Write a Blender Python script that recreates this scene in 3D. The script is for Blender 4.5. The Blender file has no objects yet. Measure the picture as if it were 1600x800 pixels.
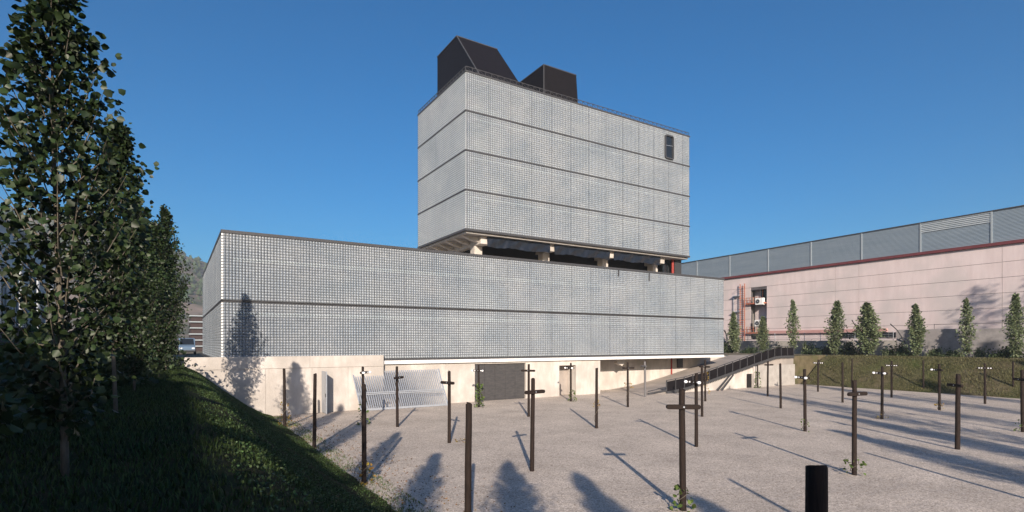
import bpy, math, random
import numpy as np
from mathutils import Vector
R = math.radians
sc = bpy.context.scene
C = sc.collection
random.seed(7)

# ------------------------------------------------------------------ camera
EYE, F, HZN, YAW = 5.0, 850.0, 536.0, R(31.8)
cam_d = bpy.data.cameras.new('camera'); cam = bpy.data.objects.new('camera', cam_d); C.objects.link(cam)
cam_d.sensor_width = 36.0; cam_d.lens = F / 1600 * 36.0; cam_d.shift_y = (HZN - 400) / 1600
cam_d.clip_start = 0.1; cam_d.clip_end = 6000
cam.location = (0, 0, EYE); cam.rotation_euler = (R(90), 0, -YAW)
sc.camera = cam
# ------------------------------------------------------------------ sky and sun
SUN_AZ, SUN_EL = R(28.4), R(20.5)          # the direction the light travels, clockwise from +Y
w = bpy.data.worlds.new('World'); sc.world = w; w.use_nodes = True
wn = w.node_tree
sky = wn.nodes.new('ShaderNodeTexSky'); sky.sky_type = 'NISHITA'; sky.sun_disc = False
sky.sun_elevation = SUN_EL; sky.sun_rotation = SUN_AZ + math.pi
sky.air_density = 1.0; sky.dust_density = 2.6; sky.ozone_density = 4.0; sky.altitude = 200
bg = wn.nodes['Background']; bg.inputs['Strength'].default_value = 0.082
hsv = wn.nodes.new('ShaderNodeHueSaturation'); hsv.inputs['Saturation'].default_value = 1.85
wn.links.new(sky.outputs[0], hsv.inputs['Color']); wn.links.new(hsv.outputs[0], bg.inputs['Color'])
sd = bpy.data.lights.new('sun', 'SUN'); sd.energy = 5.0; sd.angle = R(0.53); sd.color = (1.0, 0.87, 0.73)
sun = bpy.data.objects.new('sun', sd); C.objects.link(sun)
sdir = Vector((math.sin(SUN_AZ) * math.cos(SUN_EL), math.cos(SUN_AZ) * math.cos(SUN_EL), -math.sin(SUN_EL)))
sun.rotation_euler = sdir.to_track_quat('-Z', 'Y').to_euler(); sun.location = (-40, -70, 60)
vs = sc.view_settings
vs.view_transform = 'Standard'; vs.look = 'None'; vs.gamma = 1.0; vs.use_curve_mapping = False; vs.exposure = 0.68
sc.cycles.use_denoising = True
sc.cycles.max_bounces = 6; sc.cycles.diffuse_bounces = 3; sc.cycles.glossy_bounces = 3
sc.cycles.transparent_max_bounces = 6; sc.cycles.transmission_bounces = 3
sc.cycles.caustics_reflective = False; sc.cycles.caustics_refractive = False

# ------------------------------------------------------------------ pixel helpers
S_, C_ = math.sin(YAW), math.cos(YAW)
def ray(x, y): u = (x - 800) / F; return (S_ + C_ * u, C_ - S_ * u, (HZN - y) / F)
def onY(x, y, Y): r = ray(x, y); d = Y / r[1]; return Vector((r[0] * d, Y, EYE + r[2] * d))
def onX(x, y, X): r = ray(x, y); d = X / r[0]; return Vector((X, r[1] * d, EYE + r[2] * d))
def onZ(x, y, Z): r = ray(x, y); d = (Z - EYE) / r[2]; return Vector((r[0] * d, r[1] * d, Z))

# ------------------------------------------------------------------ materials
def mat(name, c1, c2=None, scale=3.0, rough=0.8, bump=0.0, bscale=40.0, stretch=(1, 1, 1), metal=0.0, spec=0.3,
        c3=None, scale3=0.4, island=0.0, detail=6.0, translucent=0.0, coat=0.0):
    m = bpy.data.materials.new(name); m.use_nodes = True
    nt = m.node_tree; N = nt.nodes; L = nt.links
    p = N['Principled BSDF']; out = N['Material Output']
    p.inputs['Roughness'].default_value = rough; p.inputs['Metallic'].default_value = metal
    p.inputs['Specular IOR Level'].default_value = spec
    if coat: p.inputs['Coat Weight'].default_value = coat
    geo = N.new('ShaderNodeNewGeometry')
    mp = N.new('ShaderNodeMapping'); mp.inputs['Scale'].default_value = stretch
    L.new(geo.outputs['Position'], mp.inputs['Vector'])
    col = None
    if c2 is None:
        p.inputs['Base Color'].default_value = (*c1, 1)
    else:
        nz = N.new('ShaderNodeTexNoise'); nz.inputs['Scale'].default_value = scale; nz.inputs['Detail'].default_value = detail
        nz.inputs['Roughness'].default_value = 0.65
        L.new(mp.outputs[0], nz.inputs['Vector'])
        rp = N.new('ShaderNodeValToRGB')
        rp.color_ramp.elements[0].position = 0.32; rp.color_ramp.elements[0].color = (*c1, 1)
        rp.color_ramp.elements[1].position = 0.68; rp.color_ramp.elements[1].color = (*c2, 1)
        L.new(nz.outputs['Fac'], rp.inputs[0]); col = rp.outputs[0]
        if c3 is not None:
            n3 = N.new('ShaderNodeTexNoise'); n3.inputs['Scale'].default_value = scale3; n3.inputs['Detail'].default_value = 4
            L.new(geo.outputs['Position'], n3.inputs['Vector'])
            r3 = N.new('ShaderNodeValToRGB'); r3.color_ramp.elements[0].position = 0.42; r3.color_ramp.elements[1].position = 0.64
            L.new(n3.outputs['Fac'], r3.inputs[0])
            mx = N.new('ShaderNodeMix'); mx.data_type = 'RGBA'
            L.new(r3.outputs[0], mx.inputs['Factor']); L.new(col, mx.inputs['A']); mx.inputs['B'].default_value = (*c3, 1)
            col = mx.outputs['Result']
    if island:
        hs = N.new('ShaderNodeHueSaturation')
        mr = N.new('ShaderNodeMapRange'); mr.inputs['To Min'].default_value = 1 - island; mr.inputs['To Max'].default_value = 1 + island
        L.new(geo.outputs['Random Per Island'], mr.inputs['Value']); L.new(mr.outputs[0], hs.inputs['Value'])
        mh = N.new('ShaderNodeMapRange'); mh.inputs['To Min'].default_value = 0.475; mh.inputs['To Max'].default_value = 0.515
        ml = N.new('ShaderNodeMath'); ml.operation = 'FRACT'; mm = N.new('ShaderNodeMath'); mm.operation = 'MULTIPLY'; mm.inputs[1].default_value = 7.31
        L.new(geo.outputs['Random Per Island'], mm.inputs[0]); L.new(mm.outputs[0], ml.inputs[0]); L.new(ml.outputs[0], mh.inputs['Value'])
        L.new(mh.outputs[0], hs.inputs['Hue'])
        if col is None: hs.inputs['Color'].default_value = (*c1, 1)
        else: L.new(col, hs.inputs['Color'])
        col = hs.outputs[0]
    if col is not None: L.new(col, p.inputs['Base Color'])
    if bump:
        nb = N.new('ShaderNodeTexNoise'); nb.inputs['Scale'].default_value = bscale; nb.inputs['Detail'].default_value = 5
        L.new(mp.outputs[0], nb.inputs['Vector'])
        b = N.new('ShaderNodeBump'); b.inputs['Strength'].default_value = bump; b.inputs['Distance'].default_value = 0.03
        L.new(nb.outputs['Fac'], b.inputs['Height']); L.new(b.outputs[0], p.inputs['Normal'])
    if translucent:
        t = N.new('ShaderNodeBsdfTranslucent'); ms = N.new('ShaderNodeMixShader'); ms.inputs[0].default_value = translucent
        if col is not None: L.new(col, t.inputs['Color'])
        else: t.inputs['Color'].default_value = (*c1, 1)
        L.new(p.outputs[0], ms.inputs[1]); L.new(t.outputs[0], ms.inputs[2]); L.new(ms.outputs[0], out.inputs['Surface'])
    return m

def gravel_mat():
    m = bpy.data.materials.new('gravel'); m.use_nodes = True
    nt = m.node_tree; N = nt.nodes; L = nt.links; p = N['Principled BSDF']
    p.inputs['Roughness'].default_value = 0.95; p.inputs['Specular IOR Level'].default_value = 0.15
    geo = N.new('ShaderNodeNewGeometry')
    v = N.new('ShaderNodeTexVoronoi'); v.inputs['Scale'].default_value = 26; v.inputs['Randomness'].default_value = 1
    L.new(geo.outputs['Position'], v.inputs['Vector'])
    sep = N.new('ShaderNodeSeparateColor'); L.new(v.outputs['Color'], sep.inputs[0])
    rp = N.new('ShaderNodeValToRGB'); e = rp.color_ramp.elements
    e[0].position = 0.0; e[0].color = (0.33, 0.29, 0.25, 1); e[1].position = 1.0; e[1].color = (0.74, 0.67, 0.60, 1)
    a = e.new(0.35); a.color = (0.50, 0.445, 0.39, 1); a = e.new(0.8); a.color = (0.61, 0.55, 0.485, 1)
    L.new(sep.outputs[0], rp.inputs[0])
    n = N.new('ShaderNodeTexNoise'); n.inputs['Scale'].default_value = 0.35; n.inputs['Detail'].default_value = 8; n.inputs['Roughness'].default_value = 0.7
    L.new(geo.outputs['Position'], n.inputs['Vector'])
    r2 = N.new('ShaderNodeValToRGB'); r2.color_ramp.elements[0].position = 0.3; r2.color_ramp.elements[0].color = (0.74, 0.72, 0.71, 1)
    r2.color_ramp.elements[1].position = 0.7; r2.color_ramp.elements[1].color = (1.12, 1.09, 1.07, 1)
    L.new(n.outputs['Fac'], r2.inputs[0])
    mx = N.new('ShaderNodeMix'); mx.data_type = 'RGBA'; mx.blend_type = 'MULTIPLY'; mx.inputs['Factor'].default_value = 1
    L.new(rp.outputs[0], mx.inputs['A']); L.new(r2.outputs[0], mx.inputs['B']); L.new(mx.outputs['Result'], p.inputs['Base Color'])
    n4 = N.new('ShaderNodeTexNoise'); n4.inputs['Scale'].default_value = 7; n4.inputs['Detail'].default_value = 9; n4.inputs['Roughness'].default_value = 0.85
    L.new(geo.outputs['Position'], n4.inputs['Vector'])
    r4 = N.new('ShaderNodeValToRGB'); r4.color_ramp.elements[0].position = 0.36; r4.color_ramp.elements[0].color = (0.72, 0.71, 0.70, 1)
    r4.color_ramp.elements[1].position = 0.66; r4.color_ramp.elements[1].color = (1.16, 1.16, 1.16, 1)
    L.new(n4.outputs['Fac'], r4.inputs[0])
    m4 = N.new('ShaderNodeMix'); m4.data_type = 'RGBA'; m4.blend_type = 'MULTIPLY'; m4.inputs['Factor'].default_value = 1
    L.new(mx.outputs['Result'], m4.inputs['A']); L.new(r4.outputs[0], m4.inputs['B']); L.new(m4.outputs['Result'], p.inputs['Base Color'])
    b = N.new('ShaderNodeBump'); b.inputs['Strength'].default_value = 0.4; b.inputs['Distance'].default_value = 0.02
    L.new(v.outputs['Distance'], b.inputs['Height']); b.invert = True
    n2 = N.new('ShaderNodeTexNoise'); n2.inputs['Scale'].default_value = 1.6; n2.inputs['Detail'].default_value = 4
    L.new(geo.outputs['Position'], n2.inputs['Vector'])
    b2 = N.new('ShaderNodeBump'); b2.inputs['Strength'].default_value = 0.35; b2.inputs['Distance'].default_value = 0.08
    L.new(n2.outputs['Fac'], b2.inputs['Height']); L.new(b.outputs[0], b2.inputs['Normal']); L.new(b2.outputs[0], p.inputs['Normal'])
    return m

def glass_mat():
    # pressed hollow glass block: pale, glossy, partly see-through
    m = bpy.data.materials.new('glass_block'); m.use_nodes = True
    nt = m.node_tree; N = nt.nodes; L = nt.links; p = N['Principled BSDF']; out = N['Material Output']
    p.inputs['Roughness'].default_value = 0.22; p.inputs['IOR'].default_value = 1.52; p.inputs['Specular IOR Level'].default_value = 0.6
    geo = N.new('ShaderNodeNewGeometry')
    mr = N.new('ShaderNodeMapRange'); mr.inputs['To Min'].default_value = 0.34; mr.inputs['To Max'].default_value = 0.41
    L.new(geo.outputs['Random Per Island'], mr.inputs['Value'])
    cc = N.new('ShaderNodeCombineColor')
    g = N.new('ShaderNodeMath'); g.operation = 'MULTIPLY'; g.inputs[1].default_value = 1.09
    L.new(mr.outputs[0], g.inputs[0])
    g2 = N.new('ShaderNodeMath'); g2.operation = 'MULTIPLY'; g2.inputs[1].default_value = 1.24; L.new(mr.outputs[0], g2.inputs[0])
    L.new(mr.outputs[0], cc.inputs[0]); L.new(g.outputs[0], cc.inputs[1]); L.new(g2.outputs[0], cc.inputs[2])
    mp = N.new('ShaderNodeMapping'); mp.inputs['Scale'].default_value = (0.30, 0.30, 0.42); L.new(geo.outputs['Position'], mp.inputs['Vector'])
    nv = N.new('ShaderNodeTexNoise'); nv.inputs['Scale'].default_value = 1.0; nv.inputs['Detail'].default_value = 5; nv.inputs['Roughness'].default_value = 0.6; L.new(mp.outputs[0], nv.inputs['Vector'])
    rv = N.new('ShaderNodeValToRGB'); rv.color_ramp.elements[0].position = 0.34; rv.color_ramp.elements[0].color = (0.66, 0.74, 0.81, 1)
    rv.color_ramp.elements[1].position = 0.66; rv.color_ramp.elements[1].color = (1.22, 1.18, 1.12, 1); L.new(nv.outputs['Fac'], rv.inputs[0])
    mv = N.new('ShaderNodeMix'); mv.data_type = 'RGBA'; mv.blend_type = 'MULTIPLY'; mv.inputs['Factor'].default_value = 1
    L.new(cc.outputs[0], mv.inputs['A']); L.new(rv.outputs[0], mv.inputs['B']); L.new(mv.outputs['Result'], p.inputs['Base Color'])
    t = N.new('ShaderNodeBsdfTransparent'); t.inputs['Color'].default_value = (0.82, 0.92, 0.93, 1)
    ms = N.new('ShaderNodeMixShader'); ms.inputs[0].default_value = 0.50
    L.new(p.outputs[0], ms.inputs[1]); L.new(t.outputs[0], ms.inputs[2]); L.new(ms.outputs[0], out.inputs['Surface'])
    return m

M = dict(
    gravel=gravel_mat(), glass=glass_mat(),
    frost=mat('frosted_block_edge', (0.30, 0.335, 0.37), (0.40, 0.435, 0.47), scale=0.35, rough=0.35, spec=0.5),
    mortar=mat('mortar', (0.075, 0.08, 0.088), (0.10, 0.104, 0.11), scale=6, rough=0.8),
    steel=mat('dark_steel', (0.045, 0.046, 0.05), (0.07, 0.07, 0.075), scale=8, rough=0.5),
    black=mat('black_cladding', (0.005, 0.004, 0.005), (0.009, 0.007, 0.009), scale=2, rough=0.6, spec=0.2),
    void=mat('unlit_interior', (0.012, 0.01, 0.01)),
    interior=mat('interior_wall', (0.05, 0.075, 0.11), (0.52, 0.52, 0.50), scale=0.28, rough=0.9, c3=(0.22, 0.26, 0.30), scale3=0.5, stretch=(1, 1, 0.6)),
    white=mat('white_paint', (0.74, 0.73, 0.71), (0.82, 0.81, 0.79), scale=1.5, rough=0.6),
    concrete=mat('board_marked_concrete', (0.45, 0.405, 0.365), (0.60, 0.555, 0.515), scale=1.1, rough=0.88, bump=0.35, bscale=9, stretch=(1.6, 1.6, 0.5), c3=(0.41, 0.375, 0.34), scale3=0.5),
    concrete_grey=mat('grey_concrete', (0.30, 0.28, 0.26), (0.40, 0.375, 0.35), scale=1.4, rough=0.9, bump=0.3, bscale=14),
    boardpale=mat('pale_interior_board', (0.36, 0.36, 0.35), (0.46, 0.45, 0.43), scale=0.8, rough=0.8),
    ramp=mat('ramp_concrete', (0.30, 0.26, 0.235), (0.38, 0.335, 0.30), scale=1.1, rough=0.92, bump=0.25, bscale=30, c3=(0.26, 0.235, 0.215), scale3=0.5),
    wood=mat('creosoted_wood', (0.009, 0.006, 0.005), (0.026, 0.015, 0.011), scale=9, rough=0.78, bump=0.5, bscale=25, stretch=(4, 4, 0.3)),
    greywood=mat('weathered_wood', (0.10, 0.10, 0.105), (0.19, 0.18, 0.18), scale=9, rough=0.8, bump=0.4, bscale=25, stretch=(4, 4, 0.3)),
    ceramic=mat('white_ceramic', (0.85, 0.86, 0.88), rough=0.15, spec=0.6),
    galv=mat('galvanised_steel', (0.36, 0.39, 0.43), (0.47, 0.50, 0.55), scale=10, rough=0.42, metal=0.45, spec=0.5),
    gatepaint=mat('rolling_gate_grey', (0.045, 0.043, 0.045), (0.075, 0.072, 0.072), scale=2.2, rough=0.5, stretch=(1, 1, 3)),
    plastic=mat('black_plastic_sheet', (0.008, 0.009, 0.012), (0.016, 0.018, 0.024), scale=2, rough=0.3, spec=0.6, bump=0.6, bscale=3),
    red=mat('red_paint', (0.26, 0.03, 0.022), rough=0.5),
    rust=mat('rust_primer', (0.32, 0.10, 0.06), (0.42, 0.16, 0.10), scale=5, rough=0.7),
    cornice=mat('red_brown_cornice', (0.11, 0.032, 0.038), (0.16, 0.045, 0.05), scale=2, rough=0.6),
    pink=mat('pink_render', (0.56, 0.47, 0.465), (0.64, 0.55, 0.545), scale=0.9, rough=0.9, bump=0.15, bscale=12, stretch=(1.2, 1.2, 0.22), c3=(0.51, 0.455, 0.45), scale3=0.25),
    pinkband=mat('dusky_pink_band', (0.42, 0.235, 0.22), (0.50, 0.29, 0.27), scale=2, rough=0.85),
    clad=mat('blue_grey_cladding', (0.185, 0.235, 0.285), (0.225, 0.275, 0.325), scale=0.6, rough=0.5, stretch=(1, 0.3, 3), spec=0.4),
    cladpale=mat('pale_louvre', (0.34, 0.385, 0.42), (0.40, 0.44, 0.47), scale=1, rough=0.5),
    trim=mat('pale_joint_trim', (0.28, 0.32, 0.35), rough=0.5),
    stone=mat('rough_grey_wall', (0.20, 0.19, 0.19), (0.34, 0.32, 0.315), scale=1.3, rough=0.95, bump=0.6, bscale=5, c3=(0.26, 0.24, 0.24), scale3=0.6),
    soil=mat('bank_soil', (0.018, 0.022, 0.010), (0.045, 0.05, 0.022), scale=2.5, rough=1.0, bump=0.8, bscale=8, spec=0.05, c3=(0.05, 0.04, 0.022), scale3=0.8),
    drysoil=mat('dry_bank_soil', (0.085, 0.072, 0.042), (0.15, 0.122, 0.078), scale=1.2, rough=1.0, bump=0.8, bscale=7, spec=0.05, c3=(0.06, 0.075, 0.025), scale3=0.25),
    ground=mat('ground_soil', (0.12, 0.11, 0.08), (0.2, 0.17, 0.13), scale=0.5, rough=1.0, spec=0.05),
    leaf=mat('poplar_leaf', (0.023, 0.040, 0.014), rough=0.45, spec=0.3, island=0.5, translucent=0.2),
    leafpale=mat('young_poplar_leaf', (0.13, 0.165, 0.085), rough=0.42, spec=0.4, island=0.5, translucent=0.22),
    litter=mat('dry_leaf_litter', (0.16, 0.10, 0.045), rough=0.8, island=0.5),
    weed=mat('ground_cover_leaf', (0.055, 0.095, 0.032), rough=0.5, island=0.6, translucent=0.2),
    vine=mat('vine_leaf', (0.085, 0.13, 0.03), rough=0.5, island=0.5, translucent=0.25),
    vineyellow=mat('yellowed_vine_leaf', (0.30, 0.20, 0.04), rough=0.5, island=0.5, translucent=0.25),
    shrub=mat('shrub_leaf', (0.04, 0.062, 0.026), rough=0.5, island=0.5, translucent=0.15),
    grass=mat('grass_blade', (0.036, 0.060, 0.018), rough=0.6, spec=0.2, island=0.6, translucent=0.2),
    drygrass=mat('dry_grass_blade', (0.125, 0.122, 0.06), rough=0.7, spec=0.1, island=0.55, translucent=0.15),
    bark=mat('poplar_bark', (0.075, 0.065, 0.05), (0.16, 0.14, 0.11), scale=6, rough=0.9, bump=0.5, bscale=20, stretch=(2, 2, 0.6)),
    hill=mat('hillside_scrub', (0.10, 0.085, 0.075), (0.21, 0.165, 0.14), scale=0.03, rough=1.0, spec=0.0, c3=(0.05, 0.06, 0.045), scale3=0.05),
    vanwhite=mat('blue_van_paint', (0.12, 0.18, 0.26), rough=0.3, coat=0.4),
    tyre=mat('tyre_rubber', (0.02, 0.02, 0.02), rough=0.8),
    winglass=mat('dark_window_glass', (0.015, 0.018, 0.022), rough=0.06, spec=0.6),
    plaster=mat('pale_plaster', (0.60, 0.60, 0.60), (0.72, 0.72, 0.71), scale=1, rough=0.8),
    asphalt=mat('asphalt', (0.045, 0.045, 0.047), (0.07, 0.07, 0.07), scale=2, rough=0.95),
    darkwall=mat('dark_rendered_wall', (0.07, 0.065, 0.07), (0.13, 0.12, 0.125), scale=1.2, rough=0.95, bump=0.3, bscale=8),
    banded=mat('dark_brown_slab', (0.035, 0.022, 0.024), (0.05, 0.034, 0.034), scale=2, rough=0.7),
)

# ------------------------------------------------------------------ mesh helpers
ORG = {}
class MB:
    def __init__(s): s.v = []; s.f = []; s.m = []; s.k = 0
    def add(s, vs, fs):
        n = len(s.v); s.v += [tuple(q) for q in vs]
        for q in fs: s.f.append([n + i for i in q]); s.m.append(s.k)
        return s
    def box(s, x0, x1, y0, y1, z0, z1):
        return s.add([(x0,y0,z0),(x1,y0,z0),(x1,y1,z0),(x0,y1,z0),(x0,y0,z1),(x1,y0,z1),(x1,y1,z1),(x0,y1,z1)],
                     [(0,3,2,1),(4,5,6,7),(0,1,5,4),(1,2,6,5),(2,3,7,6),(3,0,4,7)])
    def quad(s, a, b, c, d): return s.add([a, b, c, d], [(0, 1, 2, 3)])
    def tube(s, pts, rad, n=8, caps=True):
        pts = [Vector(p) for p in pts]; rads = rad if isinstance(rad, (list, tuple)) else [rad] * len(pts)
        vs = []
        for i, p in enumerate(pts):
            d = (pts[min(i + 1, len(pts) - 1)] - pts[max(i - 1, 0)]).normalized()
            a = d.orthogonal().normalized() if abs(d.z) < 0.9 else Vector((1, 0, 0)).cross(d).normalized()
            b = d.cross(a).normalized()
            for k in range(n):
                t = 2 * math.pi * k / n; vs.append(p + (a * math.cos(t) + b * math.sin(t)) * rads[i])
        fs = []
        for i in range(len(pts) - 1):
            for k in range(n):
                k2 = (k + 1) % n; fs.append((i*n+k, i*n+k2, (i+1)*n+k2, (i+1)*n+k))
        if caps: fs.append(tuple(range(n))[::-1]); fs.append(tuple((len(pts)-1)*n + k for k in range(n)))
        return s.add(vs, fs)
    def bar(s, a, b, w, h):          # rectangular bar between two points
        a, b = Vector(a), Vector(b); d = (b - a).normalized()
        u = d.cross(Vector((0, 0, 1))); u = Vector((1, 0, 0)) if u.length < 1e-4 else u.normalized()
        v = u.cross(d).normalized(); vs = []
        for p in (a, b):
            for (i, j) in ((-1, -1), (1, -1), (1, 1), (-1, 1)): vs.append(p + u * (i * w / 2) + v * (j * h / 2))
        return s.add(vs, [(0,1,2,3),(7,6,5,4),(0,4,5,1),(1,5,6,2),(2,6,7,3),(3,7,4,0)])
    def prism(s, poly, off):         # planar polygon extruded by a vector
        n = len(poly); off = Vector(off); vs = [Vector(p) for p in poly]; vs += [p + off for p in vs]
        fs = [tuple(range(n)), tuple(range(2*n-1, n-1, -1))] + [(i, n+i, n+(i+1)%n, (i+1)%n) for i in range(n)]
        return s.add(vs, fs)

def mesh_obj(name, me, parent=None, org=None):
    o = bpy.data.objects.new(name, me); C.objects.link(o)
    if parent is not None: o.parent = parent; ORG[o.name] = ORG[parent.name]
    else: ORG[o.name] = Vector(org) if org is not None else Vector((0, 0, 0)); o.location = ORG[o.name]
    return o
def build(name, mb, mats, parent=None, org=None, smooth=False, bevel=0.0):
    """one mesh object; the builder's points are world coordinates"""
    import bmesh
    O = ORG[parent.name] if parent is not None else (Vector(org) if org is not None else Vector((0, 0, 0)))
    me = bpy.data.meshes.new(name)
    me.from_pydata([(x - O.x, y - O.y, z - O.z) for x, y, z in mb.v], [], mb.f)
    for q in (mats if isinstance(mats, (list, tuple)) else [mats]): me.materials.append(M[q])
    if any(mb.m): me.polygons.foreach_set('material_index', mb.m)
    bm = bmesh.new(); bm.from_mesh(me); bmesh.ops.recalc_face_normals(bm, faces=bm.faces)
    if bevel: bmesh.ops.bevel(bm, geom=list(bm.edges), offset=bevel, segments=1, affect='EDGES', clamp_overlap=True)
    bm.to_mesh(me); bm.free()
    if smooth:
        me.polygons.foreach_set('use_smooth', [True] * len(me.polygons))
        me.set_sharp_from_angle(angle=R(40))
    return mesh_obj(name, me, parent, O)
def empty(name, loc, label=None, cat=None, group=None):
    o = bpy.data.objects.new(name, None); C.objects.link(o); o.location = loc; ORG[o.name] = Vector(loc)
    o.empty_display_size = 0.3
    if label: tag(o, label, cat, group)
    return o
def tag(o, label, cat, group=None):
    o['label'] = label; o['category'] = cat
    if group: o['group'] = group
    return o
def struct(o): o['kind'] = 'structure'; return o
def stuff(o): o['kind'] = 'stuff'; return o
def np_mesh(name, V, F, mats, mi=None, smooth=False):
    me = bpy.data.meshes.new(name); nv, nf, k = len(V), len(F), F.shape[1]
    me.vertices.add(nv); me.vertices.foreach_set('co', np.asarray(V, np.float32).ravel())
    me.loops.add(nf * k); me.loops.foreach_set('vertex_index', np.asarray(F, np.int32).ravel())
    me.polygons.add(nf); me.polygons.foreach_set('loop_start', np.arange(0, nf * k, k, dtype=np.int32))
    try: me.polygons.foreach_set('loop_total', np.full(nf, k, np.int32))
    except Exception: pass
    for q in mats: me.materials.append(M[q])
    if mi is not None: me.polygons.foreach_set('material_index', np.asarray(mi, np.int32))
    me.update(calc_edges=True); me.validate()
    return me

# ================================================================== THE SETTING
YF = 41.0                                  # plane of the building's long front
def bank_left(x):
    return float(np.interp(x, [0.3, 1.2, 2.6, 4.2, 5.2, 5.7], [3.6, 3.15, 1.95, 0.72, 0.14, -0.03]))
def bank_right(x):
    return float(np.interp(x, [64.6, 65.4, 67.5, 69.6, 70.8], [-0.03, 0.35, 1.75, 3.15, 3.45]))
# ground: one sheet to the horizon with the sunken yard cut out of it
g = MB(); B = 1250
xs = [-B, 0.3, 70.8, B]; ys = [-B, -14, 44.4, B]
for i in range(3):
    for j in range(3):
        if (i, j) == (1, 1): continue
        g.quad((xs[i], ys[j], 3.45), (xs[i+1], ys[j], 3.45), (xs[i+1], ys[j+1], 3.45), (xs[i], ys[j+1], 3.45))
struct(build('ground', g, 'ground'))
g = MB(); g.quad((4.8, -9, 0), (66, -9, 0), (66, 44.3, 0), (4.8, 44.3, 0)); struct(build('gravel_yard', g, 'gravel'))
rs = np.random.RandomState(3)
def slope(name, xa, xb, nx, ya, yb, ny, prof, m, amp, org):
    X = np.linspace(xa, xb, nx); Y = np.linspace(ya, yb, ny); V = []
    for j in range(ny):
        for i in range(nx):
            x, y = X[i], Y[j]
            wob = amp * (math.sin(x*2.1 + y*0.7) * 0.4 + math.sin(y*1.9 - x) * 0.35 + math.sin(y*0.47) * 0.5) + rs.uniform(-1, 1) * amp * 0.35
            V.append((x, y, prof(x) + wob * (0.3 if i in (0, nx-1) else 1)))
    V = np.array(V); idx = np.arange(nx*ny).reshape(ny, nx)
    Fq = np.stack([idx[:-1,:-1], idx[:-1,1:], idx[1:,1:], idx[1:,:-1]], -1).reshape(-1, 4)
    me = np_mesh(name, V, Fq, [m]); me.polygons.foreach_set('use_smooth', [True] * len(me.polygons))
    return struct(mesh_obj(name, me)), V, idx
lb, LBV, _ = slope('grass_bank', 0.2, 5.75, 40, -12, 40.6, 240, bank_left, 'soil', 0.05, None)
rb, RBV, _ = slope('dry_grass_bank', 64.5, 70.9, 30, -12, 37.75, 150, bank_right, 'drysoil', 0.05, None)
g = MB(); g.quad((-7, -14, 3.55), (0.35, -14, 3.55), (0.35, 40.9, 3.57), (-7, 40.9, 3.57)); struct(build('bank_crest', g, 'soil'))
g = MB(); g.quad((0.3, -14.2, 3.5), (70.8, -14.2, 3.5), (66, -8.7, -0.02), (5, -8.7, -0.02)); struct(build('rear_bank', g, 'soil'))
# upper ground beside the ramp's head
g = MB(); g.box(63.4, 70.85, 38.05, 44.45, -0.3, 3.44); struct(build('upper_terrace', g, 'drysoil'))

def blades(name, n, sampler, m, hmin, hmax, wd, seed, lean=0.6):
    r = np.random.RandomState(seed); P = sampler(r, n); n = len(P)
    a = r.uniform(0, 2*np.pi, n); h = r.uniform(hmin, hmax, n) * r.uniform(0.6, 1.3, n); ww = wd * r.uniform(0.6, 1.4, n)
    t = np.stack([np.cos(a), np.sin(a), np.zeros(n)], 1); b = np.stack([-np.sin(a), np.cos(a), np.zeros(n)], 1)
    ln = r.uniform(0.1, lean, n)[:, None] * h[:, None]; up = np.array([0, 0, 1.0])
    v0 = P - t*ww[:, None]; v1 = P + t*ww[:, None]
    v2 = P + t*ww[:, None]*0.7 + b*ln*0.5 + up*h[:, None]*0.65; v3 = P - t*ww[:, None]*0.7 + b*ln*0.5 + up*h[:, None]*0.65
    tip = P + b*ln*1.3 + up*h[:, None]
    V = np.stack([v0, v1, v2, v3, tip], 1).reshape(-1, 3); k = np.arange(n)[:, None]*5
    F3 = np.concatenate([k + np.array([[0,1,2]]), k + np.array([[0,2,3]]), k + np.array([[3,2,4]])], 1).reshape(-1, 3)
    return stuff(mesh_obj(name, np_mesh(name, V, F3, [m])))
def clumpy(r, n, x0, x1, y0, y1, prof, cs=500):
    c = np.stack([r.uniform(x0, x1, cs), r.uniform(y0, y1, cs)], 1)
    k = r.randint(0, cs, n); q = c[k] + r.normal(0, 0.28, (n, 2))
    u = np.stack([r.uniform(x0, x1, n), r.uniform(y0, y1, n)], 1); q = np.where(r.uniform(size=(n, 1)) < 0.45, u, q)
    q[:, 0] = np.clip(q[:, 0], x0, x1); q[:, 1] = np.clip(q[:, 1], y0, y1)
    return np.stack([q[:, 0], q[:, 1], np.array([prof(x) for x in q[:, 0]]) - 0.02], 1)
def near_y(r, n, y0, y1): return y0 + (y1 - y0) * r.uniform(size=n) ** 1.6
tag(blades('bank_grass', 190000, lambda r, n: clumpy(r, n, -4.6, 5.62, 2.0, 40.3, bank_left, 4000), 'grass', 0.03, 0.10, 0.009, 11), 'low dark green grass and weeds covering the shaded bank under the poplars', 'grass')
tag(blades('dry_bank_grass', 50000, lambda r, n: clumpy(r, n, 64.8, 70.8, 10, 37.6, bank_right, 700), 'drygrass', 0.07, 0.2, 0.018, 12), 'sparse dry olive grass on the sunny bank below the young poplars', 'grass')
tag(blades('yard_edge_weeds', 6000, lambda r, n: clumpy(r, n, 5.3, 6.5, 8, 40, lambda x: 0.02, 60), 'vine', 0.03, 0.10, 0.010, 13), 'thin weeds creeping onto the gravel along the bank foot', 'weeds')

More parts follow.
